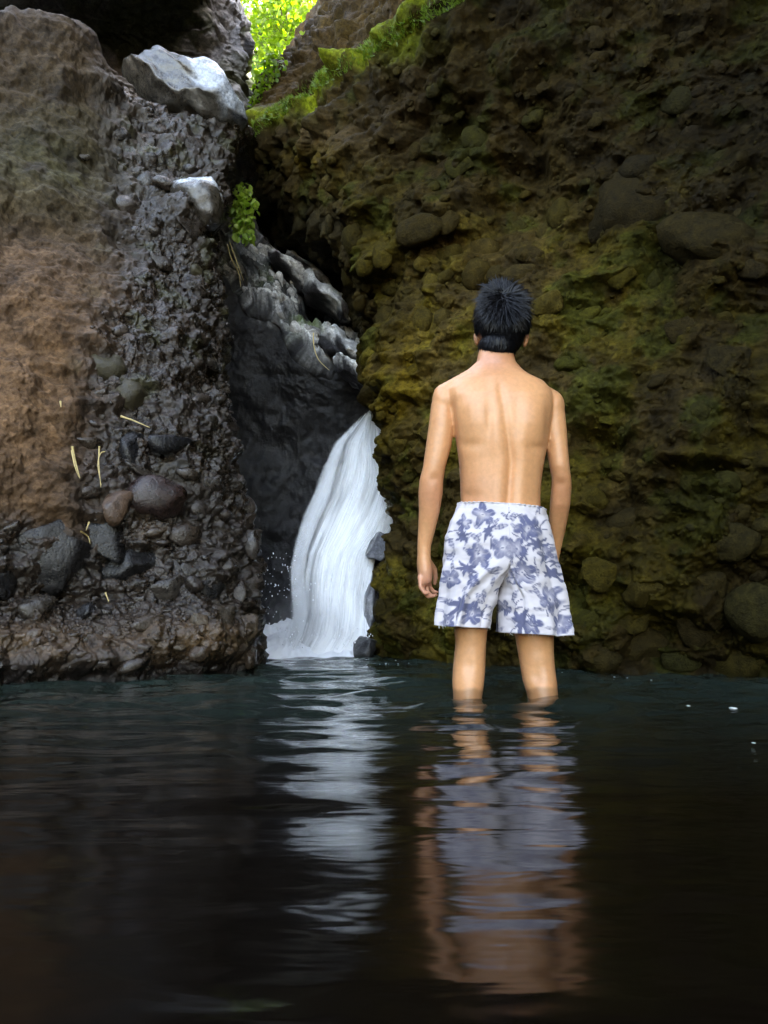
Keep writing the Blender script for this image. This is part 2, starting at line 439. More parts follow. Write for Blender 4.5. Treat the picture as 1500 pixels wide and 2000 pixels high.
pb = link('pebbles', joined_stones(LC, idx, (.004+.011*rng.random(len(idx))**2)*(LC.d[idx]/3.5), ICO2 if False else ICO1, 900), M_PEB_L, left_cliff)
pb['kind'] = 'stuff'

# capstone boulder, skylight on its wet top painted pale into the tint
def big_rock(name, ctr, scale, rot, seed, mat, base=ICO5, cuts=8, cutd=(.5, .8), n1=.12, fine=.03, parent=None):
    V = rock_shape(base, seed, cuts, cutd, n1, 1.3, fine)
    V = V*np.array(scale); R = np.array(Matrix.Rotation(rot[2], 3, 'Z') @ Matrix.Rotation(rot[1], 3, 'Y') @ Matrix.Rotation(rot[0], 3, 'X'))
    V = V@R.T
    me = mk_mesh(name, V, base[1]); o = link(name, me, mat, parent); o.location = ctr
    return o
M_CAP = stone_mat('skylit_wet_boulder', [(.14, .15, .165), (.16, .17, .185)], (.14, .35), spec=.7)
capc = P(361, 193, 4.6)
cap_V = rock_shape(ICO5, 311, 6, (.62, .86), .12, 1.2, .035)
# skewed dome: high on the left shoulder, falling to a beak on the right
cx = cap_V*np.array([.40, .42, .24])
cx[:, 2] += -.42*(cx[:, 0]) - .55*np.clip(cx[:, 0]-.05, 0, 1)**1.3*0 + .03*ridged(cx, 5, 3, 5)
cap_me = mk_mesh('capstone_boulder', cx, ICO5[1])
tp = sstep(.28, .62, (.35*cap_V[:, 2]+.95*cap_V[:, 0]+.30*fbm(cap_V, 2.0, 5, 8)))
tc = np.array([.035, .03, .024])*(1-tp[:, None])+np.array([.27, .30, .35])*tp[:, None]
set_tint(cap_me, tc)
M_CAPR = cliff_mat('skylit_top_rock', (.12, .35), .006, .7, .75, 1.25)
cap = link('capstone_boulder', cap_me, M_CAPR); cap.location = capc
tag(cap, 'large boulder resting on the left cliff, its wet top painted pale as skylit', 'boulder')
# knob with skylight painted pale onto its top
kn = rock_shape(ICO4, 322, 5, (.6, .85), .1)*np.array([.14, .15, .17]); kn[:, 2] += -.35*kn[:, 0]
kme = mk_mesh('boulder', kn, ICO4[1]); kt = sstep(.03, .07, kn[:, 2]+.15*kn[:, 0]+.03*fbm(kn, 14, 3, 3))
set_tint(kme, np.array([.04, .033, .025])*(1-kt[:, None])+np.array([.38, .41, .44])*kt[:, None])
kb = link('stone', kme, M_CAPR, left_cliff); h_ = LC.hit(388, 390); kb.location = Vector(P(388, 392, h_[0][1]+.02)); kb['label'] = 'rounded knob near the cliff edge, its top painted pale as skylit'

# ================================================================== UPPER LEFT DARK CLIFF (behind)
def ucol(pxs, pys, Y): return [P(a, b, Y+l) for a, b, l in zip(pxs, pys, [.0, .1, .2, .25, .2, 0, -.4, -1.0])]
rows_y = [520, 330, 240, 150, 60, -10, -45, -80]
uc = [[W(-4.5, 1.0+.2*i, z) for i, z in enumerate([1.5, 2.2, 2.8, 3.3, 3.8, 4.3, 4.9, 5.6])],
      [W(-3.9, 3.5+.1*i, z) for i, z in enumerate([1.5, 2.2, 2.8, 3.3, 3.8, 4.3, 4.9, 5.6])],
      ucol([-100]*8, rows_y, 5.2), ucol([100]*8, rows_y, 5.4), ucol([300]*8, rows_y, 5.6),
      ucol([420, 425, 430, 440, 450, 400, 360, 300], rows_y, 5.7),
      ucol([470, 470, 468, 474, 486, 450, 430, 400], rows_y, 6.0),
      ucol([470, 468, 466, 464, 470, 440, 420, 390], rows_y, 6.8),
      ucol([440, 440, 440, 440, 440, 400, 380, 350], rows_y, 9.5)]
G = loft(np.swapaxes(np.array(uc), 0, 1), [16, 34, 44, 50, 46, 24, 14], [8, 20, 60, 70, 50, 34, 20, 12])
N = orient(G, grid_normals(G), (0, 0, 2)); p = G.reshape(-1, 3); n = N.reshape(-1, 3)
F1, F2, ID = worley(p, 5, 141)
disp = fbm(p, .9, 3, 101)*.16+ridged(p, 2.6, 5, 111)*.06+np.sqrt(np.clip(1-(F1/.7)**2, 0, 1))*.05*(ID > .4)+fbm(p, 14, 3, 121)*.015
V = p+n*disp[:, None]; px, py, dd = proj(V)
me = mk_mesh('upper_cliff', V, grid_faces(*G.shape[:2]))
t = np.ones((len(p), 3))*np.array([.15, .148, .155])*(1+.5*fbm(p, 2, 4, 5))[:, None]
t = lay(t, np.array([.05, .055, .035]), sstep(.1, .6, fbm(p, 1.7, 4, 7)))
t = lay(t, np.array([.12, .13, .15]), blob(px, py, 495, 90, 45, 60)*(.6+fbm(p, 6, 4, 8)))
set_tint(me, t)
upper_cliff = link('upper_cliff', me, M_BACK); tag(upper_cliff, 'dark rock face rising behind the left cliff and its boulder', kind='structure')
UC = Cliff(V.reshape(G.shape), N)

# ================================================================== RIGHT CLIFF
RY = [1290, 1150, 1000, 850, 700, 560, 400, 250, 100, -60, -260, -520]
RYH = RY[:9]+[-100, -500, -1250]
def rcol(pxs, Y, lean, pys=RY):
    out = [P(a, b, max(Y+l, .6)) for a, b, l in zip(pxs, pys, lean)]
    lo = out[0].copy(); lo[2] = -.8
    return [lo]+out
LR = [0, -.02, 0, .0, -.02, -.05, -.1, -.12, -.15, -.3, -.7, -1.2]
LR2 = [0, -.05, -.08, -.1, -.12, -.15, -.22, -.3, -.4, -.45, -.4, -.3]
def rw(x, y): return [W(x-.12*max(z, 0), y, z) for z in [-.8, 0, .3, .6, .95, 1.3, 1.7, 2.2, 2.7, 3.2, 4.2, 5.8, 7.8]]
rc = [
    rcol([800, 800, 800, 800, 770, 640, 520, 484, 540, 640, 700, 760], 8.0, LR),
    rcol([795, 795, 800, 790, 755, 600, 510, 484, 545, 650, 720, 790], 6.9, LR),
    rcol([772, 772, 790, 768, 735, 640, 545, 505, 560, 670, 760, 840], 6.1, LR),
    rcol([766, 768, 812, 780, 740, 704, 590, 540, 590, 700, 800, 900], 5.3, LR),
    rcol([757, 756, 800, 766, 726, 716, 640, 600, 650, 750, 850, 980], 4.85, LR),
    rcol([778, 780, 812, 790, 752, 740, 700, 690, 740, 830, 930, 1060], 4.45, LR2),
    rcol([870, 870, 880, 880, 860, 850, 830, 830, 860, 930, 1020, 1150], 4.2, LR2, RYH),
    rcol([1050]*8+[1060, 1080, 1120, 1220], 3.95, LR2, [1298]+RYH[1:]),
    rcol([1250]*8+[1260, 1280, 1300, 1350], 3.7, LR2, [1305]+RYH[1:]),
    rcol([1500]*8+[1500, 1510, 1520, 1560], 3.45, LR2, [1315]+RYH[1:]),
    rcol([1800]*8+[1800, 1800, 1830, 1880], 3.0, LR2, [1340]+RYH[1:]),
    rw(2.6, 1.2), rw(2.9, -1.5), rw(3.2, -5)]
# unseen overhang added above the pool to shut out overhead sky light
roof_w = [0, 0, 0, 0, .15, .45, .8, 1, 1, 1, 1, .8, .15, 0]
for c_, w_ in zip(rc, roof_w):
    e_ = c_[-1].copy()
    if w_ > .3: e_[2] = min(e_[2], 5.3); c_[-1] = e_; c_[-2][2] = min(c_[-2][2], 4.5)
    x1 = e_[0]*(1-w_)+w_*(.3*e_[0]+.7*(.4)); x2 = e_[0]*(1-w_)+w_*(-.7); x3 = e_[0]*(1-w_)+w_*(-1.5)
    c_ += [W(x1, e_[1], e_[2]+.35), W(x2, e_[1]-.1*w_, e_[2]+.5), W(x3, e_[1]-.1*w_, e_[2]+.9), W(x3+.2, e_[1], e_[2]+2.0)]
ctrl = np.swapaxes(np.array(rc), 0, 1)
rs = [24, 64, 68, 68, 68, 64, 72, 68, 66, 60, 30, 20, 12, 14, 10, 6]
cs = [14, 30, 40, 36, 36, 50, 84, 90, 104, 40, 14, 8, 6]
G = loft(ctrl, rs, cs); N = orient(G, grid_normals(G), (0, 0, .8))
p = G.reshape(-1, 3); n = N.reshape(-1, 3); px, py, dd = proj(p)
ridge_y = np.interp(px, [470, 500, 560, 620, 700, 800, 885, 980, 1100, 1300], [275, 250, 205, 160, 112, 52, 0, -60, -130, -220])
above = sstep(8, -35, py-ridge_y)
crest = np.exp(-((py-ridge_y-4)/17)**2)*sstep(470, 520, px)*sstep(1300, 1000, px)
edgeR = np.interp(py, [560, 700, 850, 950, 1000, 1150, 1290], [704, 702, 729, 752, 757, 733, 737])
low = (fbm(p, .7, 3, 201)*.14+fbm(p, 1.9, 4, 221)*.10)*(1-(1-.2-.8*sstep(0, 110, np.abs(px-edgeR)))*sstep(520, 600, py))
mid = ridged(p*np.array([1, 1, 1.4]), 3.6, 5, 231)*.035
F1, F2, ID = worley(p+.03*fbm(p, 5, 2, 4)[:, None], 6.5, 241)
cob = np.sqrt(np.clip(1-(F1/.66)**2, 0, 1))*(ID > .45)*.05
F1b, F2b, IDb = worley(p, 15, 251)
cob2 = np.sqrt(np.clip(1-(F1b/.62)**2, 0, 1))*(IDb > .35)*.022
lumpy = sstep(850, 1050, py)*sstep(1000, 1150, px)
disp = low+mid*(1+.8*lumpy)+cob*(.7+1.3*lumpy)*(.4+sstep(1150, 950, px))+cob2*.5*(.4+sstep(1150, 950, px))+fbm(p, 14, 4, 261, .6)*.012+ridged(p*np.array([.8, 1, 1.8]), 1.6, 3, 281)*.05
disp += .04*crest - .22*above*sstep(470, 560, px)
disp += -.22*blob(px, py, 1020, 430, 55, 90) -.16*blob(px, py, 1130, 480, 50, 70) - .16*blob(px, py, 1180, 870, 50, 26) - .1*blob(px, py, 1400, 930, 90, 12) + .07*blob(px, py, 1400, 905, 100, 12)
disp += -.15*blob(px, py, 860, 240, 60, 60) -.14*blob(px, py, 1290, 1240, 50, 50) -.18*blob(px, py, 1300, 490, 40, 60)
# dark undercut behind the rounded front edge
edge_fade = sstep(8.2, 6.5, p[:, 1])
V = (p+n*disp[:, None]*(.5+.5*edge_fade)[:, None]).reshape(G.shape)
me = mk_mesh('right_cliff', V.reshape(-1, 3), grid_faces(*G.shape[:2]))
nn = fbm(p, 2.4, 4, 271); n5 = fbm(p, 6, 4, 272); n9 = fbm(p, 13, 3, 273)
t = np.ones((len(p), 3))*np.array([.040, .032, .018])
t = lay(t, np.array([.060, .054, .014]), sstep(-.2, .6, nn+.4*n9)*.9*sstep(250, 520, py))
t = lay(t, np.array([.034, .046, .014]), sstep(.1, .7, n5)*.7)
t = lay(t, np.array([.022, .018, .014]), sstep(.1, .7, -n5+.3*n9)*.7)
t = lay(t, np.array([.060, .046, .036]), above*.8)
t = lay(t, np.array([.062, .050, .046]), blob(px, py, 640, 270, 90, 40)*.9+blob(px, py, 800, 210, 60, 90)*.6)
t = lay(t, np.array([.075, .060, .012]), (blob(px, py, 810, 760, 60, 110)+blob(px, py, 620, 310, 70, 22)+blob(px, py, 1220, 1110, 160, 110)*.7)*(.7+.6*n9))
t = lay(t, np.array([.14, .21, .03]), (crest*1.5+.8*blob(px, py, 790, 85, 60, 40))*(.75+.7*n9))
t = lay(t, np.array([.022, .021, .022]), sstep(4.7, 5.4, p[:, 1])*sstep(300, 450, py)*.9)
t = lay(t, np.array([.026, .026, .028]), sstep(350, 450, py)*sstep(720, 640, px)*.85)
t *= (.50*(1-.42*sstep(1050, 1500, px))*(1-.35*sstep(520, 150, py)*sstep(700, 900, px))*(1+.9*np.exp(-((px-850)/260)**2-((py-820)/420)**2))*(.75+.5*sstep(-.5, .5, fbm(p, 1.3, 3, 291))))[:, None]*np.array([1.15, .92, .44])  # light falloff painted in: darker to the right and top, brighter beside the person
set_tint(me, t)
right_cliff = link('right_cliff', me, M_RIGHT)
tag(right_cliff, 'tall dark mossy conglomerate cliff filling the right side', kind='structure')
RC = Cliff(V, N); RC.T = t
ROUND_R = [m_.copy() for m_ in ROUND]; ANG_R = [m_.copy() for m_ in ANGUL]
for m_ in ROUND_R+ANG_R: m_.materials[0] = M_STONE_R
SR = [(1225, 402, 146, 132, 'r', .2, .75), (1375, 462, 142, 84, 'r', -.35, .75), (925, 532, 52, 56, 'r', 0, .8), (868, 498, 66, 50, 'a', -.3, .8),
      (937, 486, 58, 38, 'r', 0, .8), (966, 535, 38, 32, 'r', 0, .8), (1096, 420, 52, 62, 'r', .2, .7), (1215, 530, 62, 50, 'a', 0, .8),
      (1145, 535, 26, 20, 'r', 0, .9), (1325, 190, 62, 50, 'r', 0, .6), (1245, 325, 56, 40, 'r', 0, .6), (1160, 235, 30, 26, 'r', 0, .7),
      (745, 620, 44, 46, 'r', 0, .7), (790, 600, 50, 30, 'a', -.5, .7), (820, 625, 40, 50, 'r', 0, .7), (760, 560, 40, 34, 'r', 0, .7),
      (705, 520, 40, 34, 'r', 0, .7), (742, 500, 34, 50, 'r', 0, .7), (815, 445, 80, 50, 'r', 0, .6), (870, 430, 46, 40, 'r', 0, .6),
      (745, 375, 60, 34, 'r', .2, .6), (900, 320, 60, 40, 'a', 0, .6), (640, 440, 40, 34, 'r', 0, .5), (680, 465, 60, 54, 'r', 0, .6),
      (1060, 590, 70, 46, 'a', 0, .5), (1140, 620, 60, 50, 'a', 0, .5), (1270, 545, 40, 40, 'r', 0, .7), (1230, 1020, 90, 50, 'r', .1, .7),
      (1420, 1060, 90, 70, 'r', 0, .7), (1175, 1120, 70, 60, 'a', 0, .7), (1260, 1150, 90, 60, 'a', .3, .7), (1380, 1140, 70, 60, 'a', -.2, .7),
      (1150, 1210, 80, 50, 'a', .2, .7), (1230, 1200, 60, 60, 'a', 0, .7), (1250, 1265, 90, 60, 'r', .2, .7), (1370, 1230, 80, 70, 'a', 0, .7),
      (1470, 1200, 80, 90, 'r', 0, .6), (1440, 1290, 90, 60, 'r', 0, .6), (1150, 980, 60, 46, 'a', .4, .6), (1330, 1290, 60, 40, 'r', 0, .7),
      (1170, 1290, 70, 40, 'r', 0, .7), (1100, 1150, 50, 60, 'a', 0, .6), (1340, 640, 70, 50, 'a', 0, .5), (1430, 700, 80, 60, 'a', 0, .5)]
for k, (x, y, a, b, kk, tl, th) in enumerate(SR):
    o = add_stone(RC, right_cliff, x, y, a, b, (ROUND_R if kk == 'r' else ANG_R)[k % 7], tl, .42, th, grow=1.1)
    if k == 0: o['label'] = 'largest round mossy boulder bulging from the cliff'
visr = np.where((RC.px > 640) & (RC.px < 1540) & (RC.py > -20) & (RC.py < 1305) & (RC.V[:, 1] < 5.2) & (RC.V[:, 1] > 1))[0]
taken = [(x, y, max(a, b)*.45) for x, y, a, b, *_ in SR]; cnt = 0
for i in rng.permutation(visr):
    x, y = RC.px[i], RC.py[i]
    s = 13+30*rng.random()**2
    if y < np.interp(x, [470, 500, 560, 620, 700, 800, 885, 980], [275, 250, 205, 160, 112, 52, 0, -60])+30: continue
    if x > 830 and 1110 > x and y > 560: 
        if rng.random() < .5: continue
    if x < 950 and y > 350 and y < 700: s *= .95
    elif rng.random() < .35: continue
    if any((x-a)**2+(y-b)**2 < (r_+s*.45)**2 for a, b, r_ in taken): continue
    add_stone(RC, right_cliff, x, y, s*rng.uniform(.9, 1.5), s*rng.uniform(.7, 1.05), (ROUND_R if rng.random() < .65 else ANG_R)[rng.integers(7)], rng.uniform(-.6, .6), .45, rng.uniform(.6, .95), grow=1.1)
    taken.append((x, y, s*.5)); cnt += 1
    if cnt >= 250: break
idx = rng.choice(visr, 2600)
pb = link('pebbles', joined_stones(RC, idx, (.006+.018*rng.random(len(idx))**2), ICO1, 1900, (.5, .9), .35), M_PEB_R, right_cliff); pb['kind'] = 'stuff'

# ================================================================== BACK ROCK (under and around the ledge, behind the fall)
def bcol(px, ledge, up, sh=0):
    rows = [P(px, 1272, 5.5), P(px, 1100, 5.5), P(px, 950, 5.5), P(px, (ledge+900)/2, 5.48), P(px, ledge+20, 5.38), P(px, ledge, 5.36),
            P(px, (ledge*2+up)/3, 5.55), P(px, (ledge+up*2)/3, 5.95), P(px, up, 6.3), P(px-10, up+10, 6.9), P(px-30, up+60, 8.2)]
    lo = rows[0].copy(); lo[2] = -.8
    return [lo]+rows
bc = [bcol(330, 440, 400), bcol(400, 500, 440), bcol(450, 540, 468), bcol(490, 604, 474), bcol(535, 622, 500), bcol(560, 652, 532), bcol(590, 690, 548),
      bcol(620, 712, 585), bcol(660, 730, 600), bcol(705, 742, 640), bcol(740, 790, 700), bcol(820, 830, 740)]
G = loft(np.swapaxes(np.array(bc), 0, 1), [10, 34, 34, 44, 50, 12, 50, 70, 60, 14, 8], [8, 14, 26, 30, 20, 24, 22, 28, 30, 24, 16])
N = orient(G, grid_normals(G), (0, 0, 2)); p = G.reshape(-1, 3); n = N.reshape(-1, 3); px, py, dd = proj(p)
rowi = np.repeat(np.arange(G.shape[0]), G.shape[1]); topm = sstep(176, 192, rowi+9*fbm(p, 7, 3, 67))
F1, F2, ID = worley(p, 4.5, 341)
disp = fbm(p, 1.5, 4, 301)*.08+ridged(p, 4, 4, 311)*.016+fbm(p, 14, 4, 321)*.010
disp += topm*(ridged(p, 4.2, 5, 331, .6)*.06+(ID-.5)*.12*sstep(0, .25, F2-F1)+fbm(p, 22, 3, 333)*.012)
dk_rec = blob(px, py, 640, 628, 42, 26)+blob(px, py, 560, 500, 16, 30)*.8
disp -= dk_rec*.3
dirn = n*(1-topm)[:, None]+np.array([0, -.55, .83])*topm[:, None]
V = (p+dirn*disp[:, None]).reshape(G.shape)
me = mk_mesh('back_rock', V.reshape(-1, 3), grid_faces(*G.shape[:2]))
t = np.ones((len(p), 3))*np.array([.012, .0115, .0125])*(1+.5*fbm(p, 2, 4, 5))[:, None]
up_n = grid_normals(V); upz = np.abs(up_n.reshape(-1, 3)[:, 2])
gray = np.clip(topm*np.clip(1-1.5*(blob(px, py, 628, 625, 58, 30)+.8*blob(px, py, 566, 510, 20, 30)), 0, 1)*(.12+sstep(-.35, .25, fbm(p, 6, 5, 66, .6)))*(.55+.6*sstep(.10, .5, upz))*(.85+.6*fbm(p, 12, 4, 6)), 0, 1)  # skylight painted pale on upward faces, shade painted dark in the recess
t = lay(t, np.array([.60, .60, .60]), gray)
t = lay(t, np.array([.10, .14, .05]), topm*blob(px, py, 600, 660, 30, 18)+topm*blob(px, py, 525, 570, 20, 20)*.4)
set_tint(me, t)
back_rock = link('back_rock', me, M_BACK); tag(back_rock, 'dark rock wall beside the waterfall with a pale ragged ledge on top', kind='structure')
BR = Cliff(V, N)
M_LEDGE = stone_mat('pale_ledge_rock', [(.30, .29, .28), (.50, .49, .48), (.16, .155, .15)], (.4, .8), .006)
M_LEDGED = stone_mat('dark_ledge_rock', [(.02, .02, .022), (.03, .028, .026)], (.3, .6))
def fin(ax, ay, bx, by, Y, h, seed, label):
    A = P(ax, ay, Y); B = P(bx, by, Y-.25); c = (A+B)/2; L = np.linalg.norm(B-A)
    V = rock_shape(ICO4, seed, 6, (.5, .8), .15, 1.6, .05)*np.array([L/2*1.15, .22, h])
    V[:, 2] += .12*h*np.sin(V[:, 0]*18)+ .03*fbm(V, 9, 3, seed)
    d = Vector(B-A); ang = math.atan2(d.z, d.x)
    R = np.array(Matrix.Rotation(-ang, 3, 'Y')); 
    me = mk_mesh('rock_fin', V@R.T, ICO4[1]); 
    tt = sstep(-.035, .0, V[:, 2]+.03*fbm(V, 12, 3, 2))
    set_tint(me, np.array([.022, .02, .022])*(1-tt[:, None])+np.array([.50, .49, .48])*tt[:, None])  # fin tops painted pale in place of light from above
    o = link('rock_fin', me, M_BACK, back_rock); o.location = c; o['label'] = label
LED = [m_.copy() for m_ in ANGUL]
for m_ in LED: m_.materials[0] = M_LEDGE
lv = np.where((topm > .9) & (gray > .45) & (BR.V[:, 1] > 4) & (BR.px > 445) & (BR.px < 712) & (BR.py > 475) & (BR.py < 745))[0]
for i in rng.choice(lv, 110):
    s_ = rng.uniform(8, 24)
    add_stone(BR, back_rock, BR.px[i], BR.py[i], s_*1.4, s_*.8, LED[rng.integers(8)], rng.uniform(-.9, -.1), .25, 1.0, grow=1.1)
fin(574, 520, 644, 556, 6.0, .07, 401, 'upper pale rock fin jutting right above the ledge')
fin(600, 570, 678, 612, 5.7, .09, 402, 'lower pale rock fin jutting right above the ledge')
fin(536, 508, 606, 560, 5.9, .08, 403, 'pale sloping rock rib on the ledge')
fin(640, 668, 706, 700, 5.4, .10, 404, 'grey block at the right end of the ledge')
fin(668, 722, 716, 742, 5.3, .05, 405, 'thin grey lip just above the waterfall')

# ================================================================== WATER
t = NT('dark_pool_water'); pos = t.n('NewGeometry').outputs['Position']
sx = t.n('SeparateXYZ'); t.l(pos, sx.inputs[0])
mr = t.n('MapRange'); mr.inputs[1].default_value = 1.6; mr.inputs[2].default_value = 3.4; t.l(t.math('ADD', sx.outputs[1], t.math('MULTIPLY', t.noise(.9, 3, .5, pos), .8)), mr.inputs[0])
t.set(Base_Color=t.mix('MIX', mr.outputs[0], (.0022, .0014, .0009), (.013, .021, .017)), Roughness=t.ramp(mr.outputs[0], [(0, .13), (1, .055)]), IOR=1.333)
mp = t.n('Mapping'); mp.inputs['Scale'].default_value = (1.0, 2.6, 1); t.l(pos, mp.inputs[0])
nb = t.bump(t.noise(9, 2, .5, mp.outputs[0], .3), .004, .5)
t.l(nb, t.b.inputs['Normal']); M_WATER = t.m
xs = np.concatenate([np.linspace(-7, -2.2, 14, endpoint=False), np.linspace(-2.2, 2.2, 330), np.linspace(2.4, 7, 12)])
ys = np.concatenate([np.linspace(-9, .15, 20, endpoint=False), .15*np.power(8.6/.15, np.linspace(0, 1, 560))])
X, Y = np.meshgrid(xs, ys); p = np.stack([X.ravel(), Y.ravel(), np.zeros(X.size)], 1)
def aniso(p, fx, fy, seed, o=2, rot=0.0):
    c, s = math.cos(rot), math.sin(rot); q = np.stack([(p[:, 0]*c+p[:, 1]*s)*fx, (-p[:, 0]*s+p[:, 1]*c)*fy, np.full(len(p), seed*3.1)], 1)
    return fbm(q, 1.0, o, seed)
far = sstep(.75, 2.7, p[:, 1])
z = .014*(.2+.8*far)*aniso(p, 1.0, 2.6, 501, 1, .2)+.0050*(.4+.6*far)*aniso(p, 2.6, 8, 502, 1, -.15)+.003*far*aniso(p, 2.2, 6, 509, 1, .55)+.0011*aniso(p, 9, 24, 508, 1, .05)+(.0012+.0125*far)*aniso(p, 5, 15, 503, 1, .1)+.0046*far*aniso(p, 9, 24, 511, 1, -.12)+.0010*far*aniso(p, 16, 34, 504, 1, 0)
fallp = P(620, 1272, 4.9); r = np.hypot(p[:, 0]-fallp[0], (p[:, 1]-fallp[1]))
z += .010*np.exp(-r/1.3)*np.sin(r*17+4*aniso(p, 2, 2, 505))+.012*np.exp(-r/.6)*aniso(p, 12, 12, 506)
for (lx, ly) in [(P(912, 1357, 2.46)[0], 2.46), (P(1058, 1357, 2.46)[0], 2.46)]:
    rr = np.hypot(p[:, 0]-lx, p[:, 1]-ly); z += .0030*np.exp(-rr/.16)*np.sin(rr*85)
p[:, 2] = z
me = mk_mesh('pool_water', p, grid_faces(len(ys), len(xs)))
water = link('pool_water', me, M_WATER); tag(water, 'dark rippled pool water below the waterfall', kind='structure')
t = NT('muddy_bed'); pos = t.n('NewGeometry').outputs['Position']
t.set(Base_Color=t.mix('MULTIPLY', 1.0, (.06, .045, .03), t.ramp(t.noise(3, 5, .6, pos), [(.3, .6), (.7, 1.3)])), Roughness=.8); M_BED = t.m
gx = np.array([-250, -60, -15, -6, -3, 0, 3, 6, 15, 60, 250.]); X, Y = np.meshgrid(gx, gx+4)
Z = np.where(np.hypot(X, Y-4) > 50, -.2, -.42)
link('ground', mk_mesh('ground', np.stack([X.ravel(), Y.ravel(), Z.ravel()], 1), grid_faces(11, 11)), M_BED)['kind'] = 'structure'

# ---- waterfall
fall = empty('waterfall', tuple(P(630, 1275, 5.0)))
tag(fall, 'white silky waterfall pouring through the cleft into the pool', 'waterfall')
FY = [795, 830, 865, 880, 905, 930, 960, 1000, 1040, 1080, 1120, 1160, 1200, 1240, 1280]
FL = [722, 692, 660, 654, 645, 636, 625, 608, 594, 583, 578, 580, 584, 574, 556]
FR = [730, 742, 756, 762, 772, 782, 782, 776, 762, 736, 730, 726, 729, 734, 716]
FD = [5.62, 5.52, 5.44, 5.41, 5.36, 5.31, 5.25, 5.18, 5.12, 5.06, 5.01, 4.97, 4.93, 4.88, 4.82]
def fall_pt(u, y, dz=0.0):
    L = np.interp(y, FY, FL); R = np.interp(y, FY, FR); Yd = np.interp(y, FY, FD)
    bulge = .10*np.sin(np.clip(u, 0, 1)*PI)
    Yd = Yd-bulge-dz
    x = L+(R-L)*u
    uu = (x-750)/FPX; v = (1000-y)/FPX; k = Yd/(CP-v*SP)
    return np.stack([uu*k, Yd+0*k, CAM_H+(SP+v*CP)*k], -1)
nu, nv = 150, 320
U, T = np.meshgrid(np.linspace(0, 1, nu), np.linspace(795, 1280, nv))
def streak(U, T, fu, ft, seed, o=3):
    q = np.stack([((U+.28*(T-795)/485)*fu).ravel(), (T/485*ft).ravel(), np.full(U.size, seed*1.7)], 1)
    return fbm(q, 1.0, o, seed).reshape(U.shape)
st = streak(U, T, 9, 1.4, 601, 2)+.45*streak(U, T, 24, 3.0, 602, 2); cl = streak(U, T, 5, 4, 603)
Vf = fall_pt(U, T, .0015*st+.02*cl)
me = mk_mesh('water_sheet', (Vf-np.array(fall.location)).reshape(-1, 3), grid_faces(nv, nu))
rag = streak(U*.3, T, 6, 9, 611, 3)
edge = np.minimum(sstep(-.02, .20, U+.18*st+.13*rag), sstep(1.02, .93, U+.03*st))
botfade = 1
dens = np.clip(edge*(.93+.34*cl+.46*st+.25*sstep(.1, .5, U)+.25*sstep(950, 1150, T)), 0, 1)
st2 = streak(U, T, 34, 2.2, 607, 2); dens *= 1-sstep(.40, .02, U)*sstep(.45, -.25, st2)*.75
dens *= sstep(792, 815, T+15*st)
lowleft = sstep(1040, 1130, T)*sstep(.32, .05, U); dens *= 1-.75*lowleft*(.7+.5*st).clip(0, 1)
set_tint(me, np.repeat(dens.reshape(-1, 1), 3, 1).clip(0, 1), 'dens')
def fall_mat(name, use_attr, col=(.90, .92, .96), a=1.0):
    t = NT(name)
    t.set(Base_Color=col, Roughness=.7)
    t.b.inputs['Specular IOR Level'].default_value = .1
    t.b.inputs['Subsurface Weight'].default_value = 0.0
    if use_attr:
        s = t.n('SeparateColor'); t.l(t.attr('dens'), s.inputs[0])
        t.l(s.outputs[0], t.b.inputs['Alpha'])
    else: t.b.inputs['Alpha'].default_value = a
    tr = t.n('BsdfTranslucent'); tr.inputs[0].default_value = (*col, 1)
    mx = t.n('MixShader'); mx.inputs[0].default_value = .15
    # keep alpha for the translucent share as well
    tp = t.n('BsdfTransparent'); m2 = t.n('MixShader')
    t.b.inputs['Alpha'].default_value = 1
    if use_attr:
        t.t.links.remove(t.b.inputs['Alpha'].links[0]); t.l(s.outputs[0], m2.inputs[0])
    else: m2.inputs[0].default_value = a
    t.l(t.b.outputs[0], mx.inputs[1]); t.l(tr.outputs[0], mx.inputs[2])
    t.l(tp.outputs[0], m2.inputs[1]); t.l(mx.outputs[0], m2.inputs[2]); t.l(m2.outputs[0], t.out.inputs[0])
    return t.m
M_FALL = fall_mat('falling_water', True, (.94, .95, .97)); M_STRAND = fall_mat('water_streaks', True, (.93, .95, .98)); M_FOAM = fall_mat('foam', False, (.9, .92, .96), 1.0)
link('water_sheet', me, M_FALL, fall)
# streaks: thin ribbons along the flow
Vs, Fs, Ds, off = [], [], [], 0
for k in range(900):
    u0 = rng.beta(.7, 1.0) if k % 2 else rng.uniform(-.05, .12)
    y0 = rng.uniform(800, 1200); ln = rng.uniform(40, 190); y1 = min(y0+ln, 1276)
    if y1-y0 < 25: continue
    m_ = 9; ty = np.linspace(y0, y1, m_); du = rng.normal(0, .01)-.28*(y1-y0)/485*min(1, max(u0, 0)*5)
    uu = u0+du*np.linspace(0, 1, m_)+.012*np.sin(np.linspace(0, 3, m_)+k)
    wd = rng.uniform(.006, .03)*(1 if k % 4 else 2)
    wv = wd*np.sin(np.linspace(.06, .98, m_)*PI)
    c = fall_pt(uu, ty, rng.uniform(.02, .09)); a = c.copy(); b = c.copy(); a[:, 0] -= wv/2; b[:, 0] += wv/2
    Vs.append(np.stack([a, c-np.array([0, .003, 0]), b], 1).reshape(-1, 3)); Fs.append(grid_faces(m_, 3)+off); off += m_*3
    al = rng.uniform(.05, .28)*np.sin(np.linspace(.02, .98, m_)*PI); Ds.append(np.stack([al*0, al, al*0], 1).ravel())
